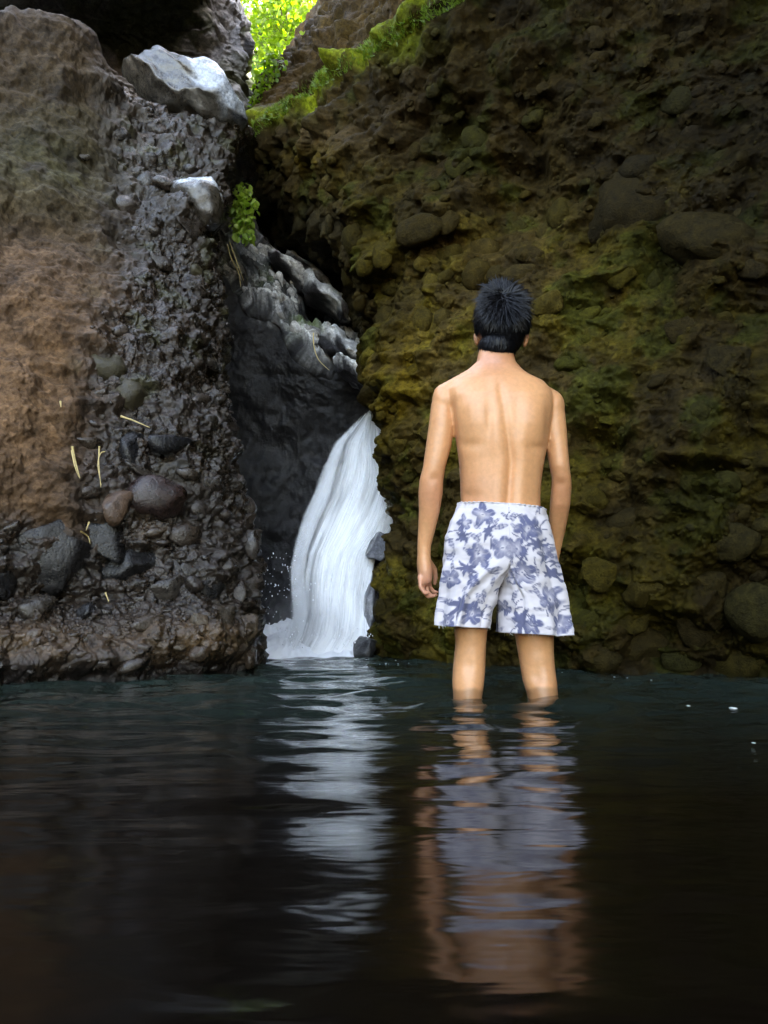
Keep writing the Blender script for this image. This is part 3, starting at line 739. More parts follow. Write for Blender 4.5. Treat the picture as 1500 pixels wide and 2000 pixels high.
me = mk_mesh('streaks', np.concatenate(Vs)-np.array(fall.location), np.concatenate(Fs)); set_tint(me, np.repeat(np.concatenate(Ds)[:, None], 3, 1), 'dens')
o = link('streaks', me, M_STRAND, fall); o['kind'] = 'stuff'
# foam mound at the foot
X, Y = np.meshgrid(np.linspace(0, 1, 170), np.linspace(0, 1, 60))
L = P(498, 1278, 5.0); R = P(712, 1278, 5.0)
fx = L[0]+(R[0]-L[0])*X; fy = 4.62+.75*Y
q = np.stack([fx.ravel(), fy.ravel(), 0*fx.ravel()], 1)
prof = np.sin(np.clip(Y*1.05, 0, 1)*PI*.5)**.8*(sstep(0, .06, X)*sstep(1, .82, X))
hh = (.15+.06*blob(X, Y, .3, .6, .25, .5))*prof+.03*fbm(q, 7, 4, 701).reshape(X.shape)*prof+.012*fbm(q, 22, 3, 702).reshape(X.shape)
hh += -.014*(1-prof)
q[:, 2] = hh.ravel()
me = mk_mesh('foam', q-np.array(fall.location), grid_faces(60, 170)); o = link('foam', me, M_FOAM, fall); o['label'] = 'bright white foam boiling at the foot of the fall'
# spray droplets around the foot
Vs, Fs, off = [], [], 0
for k in range(260):
    c = P(rng.normal(560, 45), rng.uniform(1080, 1262), 4.9+rng.uniform(-.15, .25)) if k % 3 else P(rng.uniform(510, 730), rng.uniform(1225, 1270), 4.7)
    s = rng.uniform(.0015, .005); Vs.append(ICO1[0]*np.array([s, s, s*rng.uniform(1, 2)])+c); Fs.append(ICO1[1]+off); off += len(ICO1[0])
o = link('spray', mk_mesh('spray', np.concatenate(Vs)-np.array(fall.location), np.concatenate(Fs)), M_FOAM, fall); o['kind'] = 'stuff'
# fine mist hanging over the foot of the fall
mt = bpy.data.materials.new('mist'); mt.use_nodes = True; nt_ = mt.node_tree; nt_.nodes.clear()
mo = nt_.nodes.new('ShaderNodeOutputMaterial'); mv = nt_.nodes.new('ShaderNodeVolumePrincipled'); mv.inputs['Color'].default_value = (.95, .96, 1, 1); mv.inputs['Density'].default_value = 0
tc_ = nt_.nodes.new('ShaderNodeTexCoord'); ln_ = nt_.nodes.new('ShaderNodeVectorMath'); ln_.operation = 'LENGTH'; nt_.links.new(tc_.outputs['Object'], ln_.inputs[0])
mr_ = nt_.nodes.new('ShaderNodeMapRange'); mr_.inputs[1].default_value = 1.0; mr_.inputs[2].default_value = .1; mr_.inputs[4].default_value = 1.6; nt_.links.new(ln_.outputs['Value'], mr_.inputs[0]); nt_.links.new(mr_.outputs[0], mv.inputs['Density'])
nt_.links.new(mv.outputs[0], mo.inputs['Volume'])
o = link('mist', mk_mesh('mist', ICO3[0], ICO3[1]), mt, fall); o.location = P(606, 1225, 4.70)-np.array(fall.location); o.scale = (.36, .22, .26); o['kind'] = 'stuff'
# rocks in the fall
r1 = big_rock('boulder', tuple(P(716, 1264, 4.72)), (.085, .12, .085), (0, .2, .3), 411, M_LEDGED, ICO4)
tag(r1, 'small black rock in the water at the foot of the waterfall', 'rock')
M_WETGLOSS = stone_mat('splashed_rock', [(.05, .05, .06), (.09, .09, .10)], (.08, .3), spec=.8)
r2 = big_rock('boulder', tuple(P(738, 1070, 4.95)), (.075, .12, .12), (0, .3, .3), 412, M_WETGLOSS, ICO4)
tag(r2, 'grey splashed knob of rock jutting at the right edge of the falling water', 'rock')
r3 = big_rock('boulder', tuple(P(727, 1205, 4.95)), (.07, .12, .22), (0, .1, .1), 413, M_WETGLOSS, ICO4)
tag(r3, 'grey wet rock lit beside the lower right of the falling water', 'rock')
# floating foam flecks
Vs, Fs, off = [], [], 0
fl = [(1345, 1382, 13), (1432, 1386, 16), (1472, 1455, 8), (462, 1310, 7), (810, 1315, 7), (948, 1321, 4), (990, 1322, 4), (1098, 1315, 4), (1140, 1320, 5), (1200, 1324, 4), (1225, 1326, 3), (1272, 1330, 4), (470, 1348, 6), (1385, 1382, 5)]
for k in range(60): fl.append((rng.uniform(600, 800), rng.uniform(1283, 1300), rng.uniform(2, 5)))
for (x, y, s) in fl:
    k = CAM_H/((y-1200)/1500*1.0); Yd = CAM_H/math.tan(math.atan((y-1000)/FPX)-PITCH); c = P(x, y, Yd); c[2] = .004
    r_ = s/2*Yd/FPX; Vs.append(ICO1[0]*np.array([r_, r_*1.6, r_*.22])+c); Fs.append(ICO1[1]+off); off += len(ICO1[0])
M_FLECK = NT('foam_fleck'); M_FLECK.set(Base_Color=(.6, .62, .6), Roughness=.5)
o = link('foam_flecks', mk_mesh('foam_flecks', np.concatenate(Vs), np.concatenate(Fs)), M_FLECK.m); tag(o, 'tiny white foam flecks floating on the dark pool', 'foam', kind='stuff')

# ================================================================== PERSON
PY = 2.46
def Q(px, py, dy=0.0): return P(px, py, PY+dy)
class Body:
    def __init__(s): s.V = []; s.F3 = []; s.F4 = []; s.n = 0
    def rings(s, L, seg=32):
        """L: (px_left, px_right, py, half-depth, dy, exponent)"""
        base = s.n
        for (a, b, y, hd, dy, e) in L:
            A = Q(a, y, dy); B = Q(b, y, dy); c = (A+B)/2; hw = abs(B[0]-A[0])/2
            for k in range(seg):
                th = 2*PI*k/seg; cs_, sn = math.cos(th), math.sin(th)
                s.V.append([c[0]+hw*math.copysign(abs(cs_)**(2/e), cs_), c[1]+hd*math.copysign(abs(sn)**(2/e), sn), c[2]])
        m = len(L); f = grid_faces(m, seg, True)+base; s.F4 += f.tolist(); s.n += m*seg
        for r, flip in ((0, 1), (m-1, 0)):
            c = np.mean(s.V[base+r*seg:base+(r+1)*seg], axis=0); s.V.append(list(c)); ci = s.n; s.n += 1
            for k in range(seg):
                a, b = base+r*seg+k, base+r*seg+(k+1) % seg; s.F3.append([a, b, ci] if not flip else [b, a, ci])
    def ell(s, c, r, rot=None):
        V = ICO3[0]*np.array(r)
        if rot is not None: V = V@np.array(Matrix.Rotation(rot[1], 3, rot[0])).T
        V = V+np.array(c); s.F3 += (ICO3[1]+s.n).tolist(); s.V += V.tolist(); s.n += len(V)
    def chain(s, pts, rads):
        for (a, b, ra, rb) in zip(pts[:-1], pts[1:], rads[:-1], rads[1:]):
            n = max(3, int(np.linalg.norm(np.array(b)-a)/(.4*min(ra, rb))))
            for k in range(n+1):
                t = k/n; c = np.array(a)*(1-t)+np.array(b)*t; r = ra*(1-t)+rb*t
                V = ICO2[0]*r+c; s.F3 += (ICO2[1]+s.n).tolist(); s.V += V.tolist(); s.n += len(V)
    def build(s, name, voxel, smooth):
        me = bpy.data.meshes.new(name); me.from_pydata([tuple(v) for v in s.V], [], s.F3+s.F4); me.update()
        o = bpy.data.objects.new(name, me); COL.objects.link(o)
        m = o.modifiers.new('r', 'REMESH'); m.mode = 'VOXEL'; m.voxel_size = voxel
        m = o.modifiers.new('s', 'SMOOTH'); m.iterations = smooth; m.factor = .5
        dg = bpy.context.evaluated_depsgraph_get(); dg.update()
        me2 = bpy.data.meshes.new_from_object(o.evaluated_get(dg)); bpy.data.objects.remove(o)
        return me2
B = Body()
torso = [(900, 1062, 1110, .075, .0, 2.2), (896, 1064, 1060, .088, .0, 2.3), (901, 1055, 1010, .086, .0, 2.4), (900, 1054, 975, .088, .0, 2.5), (899, 1056, 940, .086, -.005, 2.6),
         (897, 1061, 905, .090, -.008, 2.6), (893, 1067, 875, .096, -.010, 2.6), (888, 1072, 840, .102, -.010, 2.7), (880, 1076, 805, .104, -.008, 2.7),
         (872, 1078, 782, .100, -.004, 2.6), (868, 1076, 765, .090, .0, 2.4), (880, 1062, 748, .078, .004, 2.2), (905, 1034, 734, .064, .010, 2.1), (925, 1014, 720, .056, .016, 2),
         (931, 1006, 706, .054, .022, 2), (934, 1003, 690, .052, .032, 2), (940, 1000, 660, .055, .04, 2)]
B.rings(torso, 40)
La = [(848, 888, 772, .034, .0), (842, 888, 790, .042, .0), (839, 887, 815, .043, .0), (836, 886, 840, .042, .0), (831, 881, 875, .040, .0), (826, 870, 912, .036, .0), (819, 866, 938, .036, .006),
      (817, 865, 963, .037, .016), (818, 859, 1000, .034, .03), (816, 849, 1040, .027, .045), (815, 842, 1066, .023, .05), (815, 841, 1085, .026, .055), (814, 843, 1100, .034, .06), (815, 845, 1116, .038, .062), (817, 844, 1134, .036, .065), (820, 840, 1142, .030, .066)]
B.rings([(a, b, y, hd, dy, 2.1) for a, b, y, hd, dy in La], 28)
Ra = [(1052, 1096, 782, .034, .0), (1055, 1102, 798, .042, .0), (1059, 1105, 825, .043, .0), (1063, 1107, 850, .041, .0), (1068, 1109, 880, .039, .0), (1074, 1112, 913, .036, .0), (1078, 1115, 935, .034, .01),
      (1077, 1116, 953, .035, .025), (1074, 1113, 989, .033, .05), (1072, 1107, 1022, .029, .085), (1070, 1100, 1055, .024, .12), (1068, 1092, 1090, .021, .15), (1064, 1090, 1112, .030, .165), (1062, 1088, 1135, .036, .17), (1062, 1086, 1150, .032, .172)]
B.rings([(a, b, y, hd, dy, 2.1) for a, b, y, hd, dy in Ra], 28)
Ll = [(898, 958, 1085, .070, .0), (890, 956, 1150, .068, .0), (888, 952, 1229, .062, .0), (889, 949, 1262, .055, .0), (885, 948, 1300, .052, -.004), (883, 946, 1330, .054, -.010), (885, 942, 1357, .054, -.014), (887, 938, 1400, .050, -.014), (890, 932, 1460, .040, -.004), (897, 925, 1540, .028, .0), (896, 926, 1585, .030, .0), (896, 926, 1604, .03, .0)]
B.rings([(a, b, y, hd, dy, 2.1) for a, b, y, hd, dy in Ll], 30)
Rl = [(1002, 1066, 1085, .070, .0), (1003, 1076, 1150, .068, .0), (1005, 1081, 1237, .062, .0), (1011, 1081, 1270, .056, .0), (1016, 1083, 1300, .052, -.004), (1021, 1087, 1330, .054, -.010), (1030, 1089, 1357, .054, -.014), (1034, 1090, 1400, .050, -.014), (1040, 1086, 1460, .040, -.004), (1050, 1078, 1540, .028, .0), (1050, 1080, 1585, .03, .0), (1050, 1080, 1604, .03, .0)]
B.rings([(a, b, y, hd, dy, 2.1) for a, b, y, hd, dy in Rl], 30)
for fx_ in (911, 1065):
    c = Q(fx_, 1597); B.ell((c[0], c[1]+.07, -.385), (.042, .125, .028))
# shoulders, head
B.chain([Q(955, 712, .02), Q(925, 738, .008), Q(894, 757, 0), Q(869, 773, 0)], [.036, .035, .037, .041]); B.chain([Q(985, 712, .02), Q(1010, 740, .008), Q(1040, 761, 0), Q(1073, 784, 0)], [.036, .035, .037, .043]); B.ell(Q(866, 785, 0), (.038, .046, .055)); B.ell(Q(1080, 795, 0), (.038, .046, .055))
B.ell(Q(978, 634, .045), (.076, .096, .112)); B.ell(Q(966, 660, .10), (.052, .055, .062)); B.ell(Q(962, 684, .135), (.024, .026, .022))
B.ell(Q(966, 614, .125), (.056, .022, .020))      # brow
B.chain([Q(964, 620, .148), Q(962, 648, .166)], [.009, .014])   # nose
B.ell(Q(963, 664, .150), (.022, .012, .006)); B.ell(Q(963, 670, .149), (.019, .012, .006))   # lips
B.ell(Q(1027, 665, .05), (.009, .017, .026), ('Y', .25)); B.ell(Q(930, 663, .075), (.008, .017, .024), ('Y', -.2))
B.ell(Q(1029, 658, .046), (.009, .012, .017), ('Y', .3))
# left hand fingers: palm faces the thigh, little finger towards the viewer
fh = [([(820, 1126, .036), (821, 1146, .030), (829, 1158, .030), (838, 1158, .034)], [.0082, .0075, .007, .006]),
      ([(826, 1132, .052), (826, 1154, .048), (836, 1165, .048), (847, 1164, .050)], [.0088, .008, .0075, .0062]),
      ([(832, 1132, .070), (834, 1154, .070), (842, 1165, .070), (852, 1162, .070)], [.0088, .0082, .0076, .0062]),
      ([(836, 1128, .088), (840, 1147, .094), (847, 1157, .096), (854, 1156, .094)], [.0085, .008, .0075, .0062])]
for pts, rr in fh: B.chain([Q(*q_) for q_ in pts], rr)
B.chain([Q(838, 1098, .075), Q(848, 1112, .098), Q(851, 1128, .108), Q(849, 1140, .110)], [.012, .0105, .009, .007])
for k, (x, dy) in enumerate([(1067, .14), (1071, .158), (1077, .178), (1082, .196)]):
    B.chain([Q(x, 1140, dy), Q(x-1, 1160, dy+.005), Q(x-6, 1172, dy+.005), Q(x-12, 1172, dy)], [.0085, .008, .0075, .006])
B.chain([Q(1066, 1108, .185), Q(1058, 1124, .205), Q(1056, 1140, .21)], [.012, .010, .008])
bme = B.build('person', .0042, 5)
co = np.empty(len(bme.vertices)*3, np.float32); bme.vertices.foreach_get('co', co); co = co.reshape(-1, 3).astype(float)
nr = np.empty(len(bme.vertices)*3, np.float32); bme.vertices.foreach_get('normal', nr); nr = nr.reshape(-1, 3)
px, py, dd = proj(co)
back = sstep(-.15, -.6, nr[:, 1])*(py < 1010)
spx = np.interp(py, [700, 730, 800, 900, 985, 1010], [968, 972, 986, 999, 993, 992])
sd_ = px-spx; on = sstep(715, 770, py)
h = -.0078*np.exp(-(sd_/8.5)**2)*on*(.6+.6*sstep(800, 900, py)) + .0045*np.exp(-((np.abs(sd_)-24)/14)**2)*sstep(780, 860, py)
# shoulder blades
for (sx_, sy_, sg) in ((922, 812, 1), (1044, 818, -1)):
    h += .0090*blob(px, py, sx_, sy_, 30, 42)
    h -= .0050*blob(px, py, sx_+sg*34, sy_+10, 9, 38) + .004*blob(px, py, sx_-sg*8, sy_+56, 26, 10)
h += .004*blob(px, py, 972, 742, 14, 16) - .004*blob(px, py, 910, 968, 26, 10) - .003*blob(px, py, 978, 975, 14, 18)*0
h += .003*blob(px, py, 915, 880, 20, 40)
# arms: triceps edge and elbow
h2 = -.004*blob(px, py, 848, 935, 10, 9) - .004*blob(px, py, 1094, 945, 10, 9) - .004*blob(px, py, 885, 790, 6, 26) - .005*blob(px, py, 1068, 830, 7, 36)
# knee hollow
h2 += -.008*blob(px, py, 1048, 1322, 14, 18)*(nr[:, 1] < 0) - .004*blob(px, py, 915, 1300, 10, 20)*(nr[:, 1] < 0)
co += nr*(h*back + h2*sstep(0, -.4, nr[:, 1]))[:, None]
bme.vertices.foreach_set('co', co.astype(np.float32).ravel()); bme.update()
bme.polygons.foreach_set('use_smooth', np.ones(len(bme.polygons), bool))
# skin tone: redder elbows, hands, neck and lower back
s0 = np.array([.56, .262, .118])
st_ = np.ones((len(co), 3))*s0
st_ *= (1+.07*fbm(co, 5, 3, 83))[:, None]
st_ = lay(st_, np.array([.46, .19, .10]), blob(px, py, 960, 705, 60, 26)*.8+blob(px, py, 842, 965, 30, 50)*.7+blob(px, py, 1095, 965, 30, 60)*.6+blob(px, py, 930, 955, 60, 50)*.35)
st_ = lay(st_, np.array([.50, .22, .15]), sstep(1085, 1140, py)*(px < 860)*.7)
st_ = lay(st_, np.array([.46, .22, .12]), sstep(690, 660, py)*.8)
st_ *= (1+.05*fbm(co, 14, 3, 81))[:, None]
st_ *= (1-.45*sstep(1340, 1350, py+3*fbm(co, 30, 2, 85)))[:, None]
set_tint(bme, st_)
t = NT('skin'); pos = t.coords('Object')
c = t.mix('MULTIPLY', 1.0, t.attr('tint'), t.ramp(t.noise(70, 4, .6, pos), [(.35, .93), (.65, 1.06)]))
t.set(Base_Color=c, Roughness=.42, Subsurface_Weight=.12, Subsurface_Radius=(.9, .35, .2), Subsurface_Scale=.012)
t.l(t.bump(t.noise(420, 3, .6, pos), .0012, .35), t.b.inputs['Normal']); M_SKIN = t.m
person = link('person', bme, M_SKIN)
tag(person, 'shirtless person seen from behind in white floral shorts, standing in the pool', 'person')
# eyes
M_EYE = NT('eye'); M_EYE.set(Base_Color=(.5, .48, .45), Roughness=.1)
for x_ in (953, 976):
    o = link('eye', mk_mesh('eye', ICO2[0]*.0115, ICO2[1]), M_EYE.m, person); o.location = Q(x_, 626, .135)
# ---- hair
hc = Q(980, 630, .047); hr = np.array([.084, .106, .118])
V = ICO5[0].copy()
cap_keep = V*hr+hc
hpx, hpy, _ = proj(cap_keep)
crown = Q(984, 592, -.02)
# hairline: low at the nape, above the ears at the sides, high at the forehead
def hairmask(d):   # unit directions
    lim = np.where(d[:, 1] < 0, -.80, np.interp(d[:, 1], [0, .5, 1], [-.35, .25, .45]))
    lim = np.where((np.abs(d[:, 0]) > .72) & (d[:, 1] > -.35), -.15, lim)
    return d[:, 2] > lim
keep = hairmask(V)
nape_c = Q(971, 680, .034); nape_r = np.array([.061, .078, .054])
Fk = ICO5[1][keep[ICO5[1]].all(1)]
used = np.unique(Fk); remap = -np.ones(len(V), int); remap[used] = np.arange(len(used))
hv = (V*(1+.03*fbm(V*np.array([1, 1, .4]), 9, 3, 9))[:, None])*hr+hc
t = NT('black_hair'); t.set(Base_Color=(.004, .004, .005), Roughness=.30); t.b.inputs['Specular IOR Level'].default_value = .17; M_HAIR = t.m
nv_ = ICO4[0]*nape_r+nape_c; nk = (ICO4[0][:, 1] < .25); nF = ICO4[1][nk[ICO4[1]].all(1)]; nu_ = np.unique(nF); nr_ = -np.ones(len(nv_), int); nr_[nu_] = np.arange(len(nu_))
hair = link('hair', mk_mesh('hair', np.concatenate([hv[used], nv_[nu_]]), np.concatenate([remap[Fk], nr_[nF]+len(used)])), M_HAIR, person); hair['label'] = 'short black hair, damp and spiky at the crown'
Vs, Fs, off = [], [], 0
cd = (np.array([crown[0], crown[1], crown[2]])-hc)/hr; cd /= np.linalg.norm(cd)
nst = 7000; cntk = 0
while cntk < nst:
    d = rng.normal(size=3); d /= np.linalg.norm(d)
    if not hairmask(d[None])[0]: continue
    cntk += 1
    root = d*hr*.98+hc
    nrm = d/hr; nrm /= np.linalg.norm(nrm)
    away = d-cd; away -= nrm*(away@nrm); L_ = np.linalg.norm(away)+1e-6; away /= L_
    away = away+rng.normal(0, .28+.9*max(0, .35-L_)/.35, 3); away -= nrm*(away@nrm); away /= np.linalg.norm(away)+1e-6
    nape = d[2] < -.2
    ln = rng.uniform(.028, .05)*(.55 if nape else 1.0)*(1.1 if L_ < .5 else 1)
    lift = (.42 if L_ < .3 else .6 if L_ < .6 else .22 if L_ < .9 else .10)*rng.uniform(.5, 1.5)
    if nape: lift = .06
    m_ = 5; s_ = np.linspace(0, 1, m_)
    pts = root+np.outer(s_*ln, away)+np.outer((lift*s_-.35*lift*s_**2)*ln*1.6, nrm)+np.outer(-s_**2*ln*.18, [0, 0, 1])
    # keep the lock outside the skull
    q_ = (pts-hc)/hr; rr_ = np.linalg.norm(q_, axis=1); pts = hc+hr*q_*(np.maximum(rr_, 1.0+.02*s_)/rr_)[:, None]
    side = np.cross(away, nrm); side /= np.linalg.norm(side)+1e-9
    wd = rng.uniform(.0014, .0034)*(1-s_**1.5*.93)
    a = pts-side*wd[:, None]; b = pts+side*wd[:, None]; c_ = pts+nrm*wd[:, None]*.8
    Vs.append(np.stack([a, c_, b], 1).reshape(-1, 3)); Fs.append(grid_faces(m_, 3)+off); off += m_*3
for k in range(1500):
    d = rng.normal(size=3); d /= np.linalg.norm(d)
    if d[1] > .1: continue
    root = d*nape_r*.99+nape_c; nrm = d/nape_r; nrm /= np.linalg.norm(nrm)
    away = np.array([rng.normal(0, .25)-.3*d[0], 0, -1]); away -= nrm*(away@nrm); away /= np.linalg.norm(away)
    ln = rng.uniform(.015, .028); s_ = np.linspace(0, 1, 4); pts = root+np.outer(s_*ln, away)+np.outer(.06*s_*ln, nrm)
    q_ = (pts-nape_c)/nape_r; rr_ = np.linalg.norm(q_, axis=1); pts = nape_c+nape_r*q_*(np.maximum(rr_, 1.01)/rr_)[:, None]
    side = np.cross(away, nrm); wd = rng.uniform(.0012, .0026)*(1-s_**1.5*.9)
    Vs.append(np.stack([pts-side*wd[:, None], pts+nrm*wd[:, None]*.6, pts+side*wd[:, None]], 1).reshape(-1, 3)); Fs.append(grid_faces(4, 3)+off); off += 12
hl = link('locks', mk_mesh('locks', np.concatenate(Vs), np.concatenate(Fs)), M_HAIR, hair); hl['kind'] = 'stuff'
# ---- shorts
def tube(rows, seg, side, nrow):
    """rows: (py, outer px, inner px, half depth, dy, flat) ; side -1 left leg, +1 right leg"""
    R = np.array(rows, float); yy = np.linspace(0, len(R)-1, nrow)
    W_ = np.stack([np.interp(yy, np.arange(len(R)), R[:, k]) for k in range(R.shape[1])], 1)
    # smooth the interpolated rows
    for _ in range(6): W_[1:-1] = .25*W_[:-2]+.5*W_[1:-1]+.25*W_[2:]
    out = np.zeros((nrow, seg, 3)); TH = np.zeros((nrow, seg))
    for i, (py_, o_, in_, hd, dy, fl) in enumerate(W_):
        A = Q(o_, py_, dy); Bq = Q(in_, py_, dy); c = (A+Bq)/2
        hw = abs(Bq[0]-A[0])/2
        th = np.linspace(0, 2*PI, seg, endpoint=False); e = 2.3
        x = np.sign(np.cos(th))*np.abs(np.cos(th))**(2/e); y = np.sign(np.sin(th))*np.abs(np.sin(th))**(2/e)
        # D section: centre moves to the inner wall, outer radius doubles
        xD = np.where(np.cos(th) > 0, np.abs(np.cos(th))**(2/2.1)*2-1, -1.0); yD = np.where(np.cos(th) > 0, np.sign(np.sin(th))*np.abs(np.sin(th))**(2/2.3), np.sin(th))
        X_ = (x*(1-fl)+xD*fl)*side*hw; Y_ = (y*(1-fl)+yD*fl)*hd
        out[i] = np.stack([c[0]+X_, c[1]+Y_, c[2]-X_*(.076-.03*i/nrow)], 1); TH[i] = th
    return out, TH, W_
mid = 986
rowsL = [(988, 895, mid+2, .100, 0, 1), (992, 893, mid+2, .101, 0, 1), (1004, 888, mid+2, .108, 0, 1), (1022, 879, mid+2, .114, 0, 1), (1056, 869, mid+2, .122, 0, 1), (1092, 866, mid+2, .124, 0, 1), (1112, 864, 986, .120, 0, .85),
         (1135, 862, 978, .116, 0, .5), (1165, 860, 970, .112, 0, .1), (1195, 857, 962, .110, 0, .05), (1224, 854, 957, .110, -.005, 0)]
rowsR = [(994, 1060, mid-2, .100, 0, 1), (998, 1061, mid-2, .101, 0, 1), (1008, 1064, mid-2, .108, 0, 1), (1024, 1069, mid-2, .114, 0, 1), (1058, 1078, mid-2, .122, 0, 1), (1094, 1086, mid-2, .124, 0, 1), (1114, 1091, 983, .120, 0, .85),
         (1137, 1096, 976, .116, 0, .5), (1170, 1103, 974, .114, 0, .1), (1205, 1110, 973, .112, 0, .05), (1238, 1117, 972, .112, -.005, 0)]
FLW = []   # printed flowers: centre x, y, size, rotation, kind
for f_ in [(945, 1004, 24, .3, 'f'), (955, 1040, 20, 1.2, 's'), (1030, 1030, 26, .8, 'f'), (1050, 1060, 22, 2.0, 's'), (985, 1072, 24, .2, 'f'), (1008, 1068, 18, 1.0, 'f'), (936, 1085, 22, 1.6, 'f'),
           (905, 1020, 16, .4, 'f'), (905, 1045, 20, 2.2, 's'), (882, 1060, 14, 1.1, 'l'), (930, 1052, 16, .7, 'l'), (1020, 1118, 24, .5, 'f'), (1000, 1125, 16, 1.9, 'l'), (880, 1130, 18, .8, 'f'), (885, 1108, 16, 1.3, 'l'), (915, 1112, 20, 2.7, 's'),
           (960, 1110, 18, 0.2, 'l'), (965, 1135, 14, 1.5, 'l'), (925, 1135, 14, .9, 'f'), (895, 1185, 26, .6, 's'), (922, 1198, 22, .1, 'f'), (872, 1215, 16, .9, 'f'), (945, 1160, 14, 1.8, 'l'), (935, 1165, 12, .4, 'l'),
           (1078, 1170, 26, .9, 'f'), (1080, 1120, 20, 2.4, 's'), (1082, 1095, 14, 1.2, 'l'), (1015, 1215, 26, 1.4, 's'), (1040, 1222, 20, .3, 'f'), (1098, 1218, 20, 1.1, 'f'), (1076, 1196, 14, .4, 'l'), (1010, 1165, 16, 2.0, 'l'),
           (1045, 1155, 18, 1.0, 'l'), (1000, 1010, 14, 2, 'l'), (1065, 1080, 14, .5, 'f'), (1045, 1115, 16, 1.3, 'l'), (880, 1085, 16, 2, 'l'), (985, 1190, 16, 1, 'f'), (1052, 1190, 12, .2, 'l'), (978, 1030, 16, 2.8, 'l'), (1020, 1080, 16, .3, 's'), (905, 1150, 14, 2.5, 'l'), (870, 1170, 14, .5, 'l')]:
    FLW.append(f_)
for k in range(110): FLW.append((rng.uniform(855, 1115), rng.uniform(990, 1240), rng.uniform(6, 13), rng.uniform(0, 3.1), 'l' if k % 2 else 't'))
def print_colour(x, y, seedv):
    n = len(x); ink = np.zeros(n); blue = np.zeros(n); warp = 3.0
    for (cx_, cy_, s_, a_, k_) in FLW:
        dx = x-cx_; dy_ = y-cy_; r = np.hypot(dx, dy_)*.84
        m = r < s_*1.5
        if not m.any(): continue
        th = np.arctan2(dy_[m], dx[m])+a_; rm = r[m]/s_
        if k_ == 'f':
            pet = np.abs(np.cos(2.5*th))**.55; bd = .45+.5*pet
            v = sstep(0, .12, bd-rm)*(.45+.4*rm/bd+.25*np.clip(seedv[m], -1, 1))
            v *= 1-.75*np.exp(-((rm-.12)/.07)**2)
            v = np.maximum(v, .95*(rm < .06))
            v *= 1-.35*np.exp(-(np.sin(2.5*th)/.12)**2)
            b_ = .6
        elif k_ == 's':
            w_ = np.abs(((th*7/(2*PI)) % 1)-.5)*2; bd = .35+.75*(1-w_)**1.2*(.6+.4*np.sin(th*2.3+s_))
            v = sstep(0, .10, bd-rm)*(.75+.25*rm); b_ = .35
        elif k_ == 't':
            u_ = dx[m]*math.cos(a_)+dy_[m]*math.sin(a_); w_ = -dx[m]*math.sin(a_)+dy_[m]*math.cos(a_)+.02*u_*u_
            v = sstep(1.6, .5, np.abs(w_))*(np.abs(u_) < s_)*.95; b_ = .1
        else:
            u_ = dx[m]*math.cos(a_)+dy_[m]*math.sin(a_); w_ = -dx[m]*math.sin(a_)+dy_[m]*math.cos(a_)
            bd = np.clip(1-(u_/s_)**2, 0, 1)*s_*.38
            v = sstep(0, 1.6, bd-np.abs(w_))*(.6+.25*np.sin(u_*.9)); v *= 1-.5*np.exp(-(w_/.8)**2); b_ = .45
        ink[m] = np.maximum(ink[m], v); blue[m] = np.where(v >= ink[m]-1e-6, b_, blue[m])
    ink = np.clip(ink*1.28, 0, 1)[:, None]
    white = np.array([.53, .485, .50])*(1-.10*np.clip(seedv+.2, 0, 1))[:, None]; ik = np.array([.055, .065, .14])*(.75+.5*blue[:, None]); 
    return white*(1-ink*.92)+ik*ink*.92
Vall, Fall, Call, off = [], [], [], 0
for rows, side in ((rowsL, -1), (rowsR, 1)):
    Gt, TH, W_ = tube(rows, 300, side, 150)
    n_ = grid_normals(Gt); ctr = Gt.mean(1, keepdims=True); n_ *= np.sign(((Gt-ctr)*n_).sum(-1)).mean() > 0 and 1 or -1
    q = Gt.reshape(-1, 3); spx_, spy_, _ = proj(q)
    tt = np.repeat(np.linspace(0, 1, 150), 300)
    thf = TH.ravel(); outer = sstep(-.2, .5, np.cos(thf)); belowc = sstep(.45, .62, tt)
    amp = (.0022+.014*tt**1.2)*(outer+.35*belowc*(1-outer))
    ph = 2.2*fbm(np.stack([np.cos(thf)*1.3, np.sin(thf)*1.3, tt*1.4+side*5], 1), 1, 2, 801)
    f = np.sin(thf*7+ph*2+side)*.6+.4*np.sin(thf*13+ph*3+1)
    wr = fbm(np.stack([q[:, 0]*14, q[:, 1]*10, q[:, 2]*30], 1), 1, 3, 811)*.0035*np.maximum(outer, belowc)*sstep(0, .15, tt)
    gather = .0022*np.sin(thf*46)*sstep(.14, .03, tt)*outer
    # horizontal pull folds under the seat
    pull = .0015*np.sin(spy_/7+.02*(spx_-940))*(blob(spx_, spy_, 940, 1110, 40, 22)+blob(spx_, spy_, 1045, 1140, 36, 26))
    waist = .003*sstep(.05, .035, tt)*outer
    q2 = q+n_.reshape(-1, 3)*((amp*f+wr+gather+pull+waist)*1.0)[:, None]
    seedv = fbm(q, 30, 3, 821)
    wx = spx_+5*fbm(q, 22, 3, 822); wy = spy_+5*fbm(q, 22, 3, 823)
    flip = q[:, 1] > PY
    wx = np.where(flip, 1972-wx+13, wx)
    Call.append(print_colour(wx, wy, seedv)); Vall.append(q2); Fall.append(grid_faces(150, 300, True)+off); off += len(q2)
sme = mk_mesh('shorts', np.concatenate(Vall), np.concatenate(Fall)); set_tint(sme, np.concatenate(Call))
t = NT('floral_cloth'); pos = t.coords('Object')
t.set(Base_Color=t.attr('tint'), Roughness=.8, Sheen_Weight=.15)
t.b.inputs['Specular IOR Level'].default_value = .2
t.l(t.bump(t.noise(900, 2, .5, pos), .0006, .4), t.b.inputs['Normal']); M_CLOTH = t.m
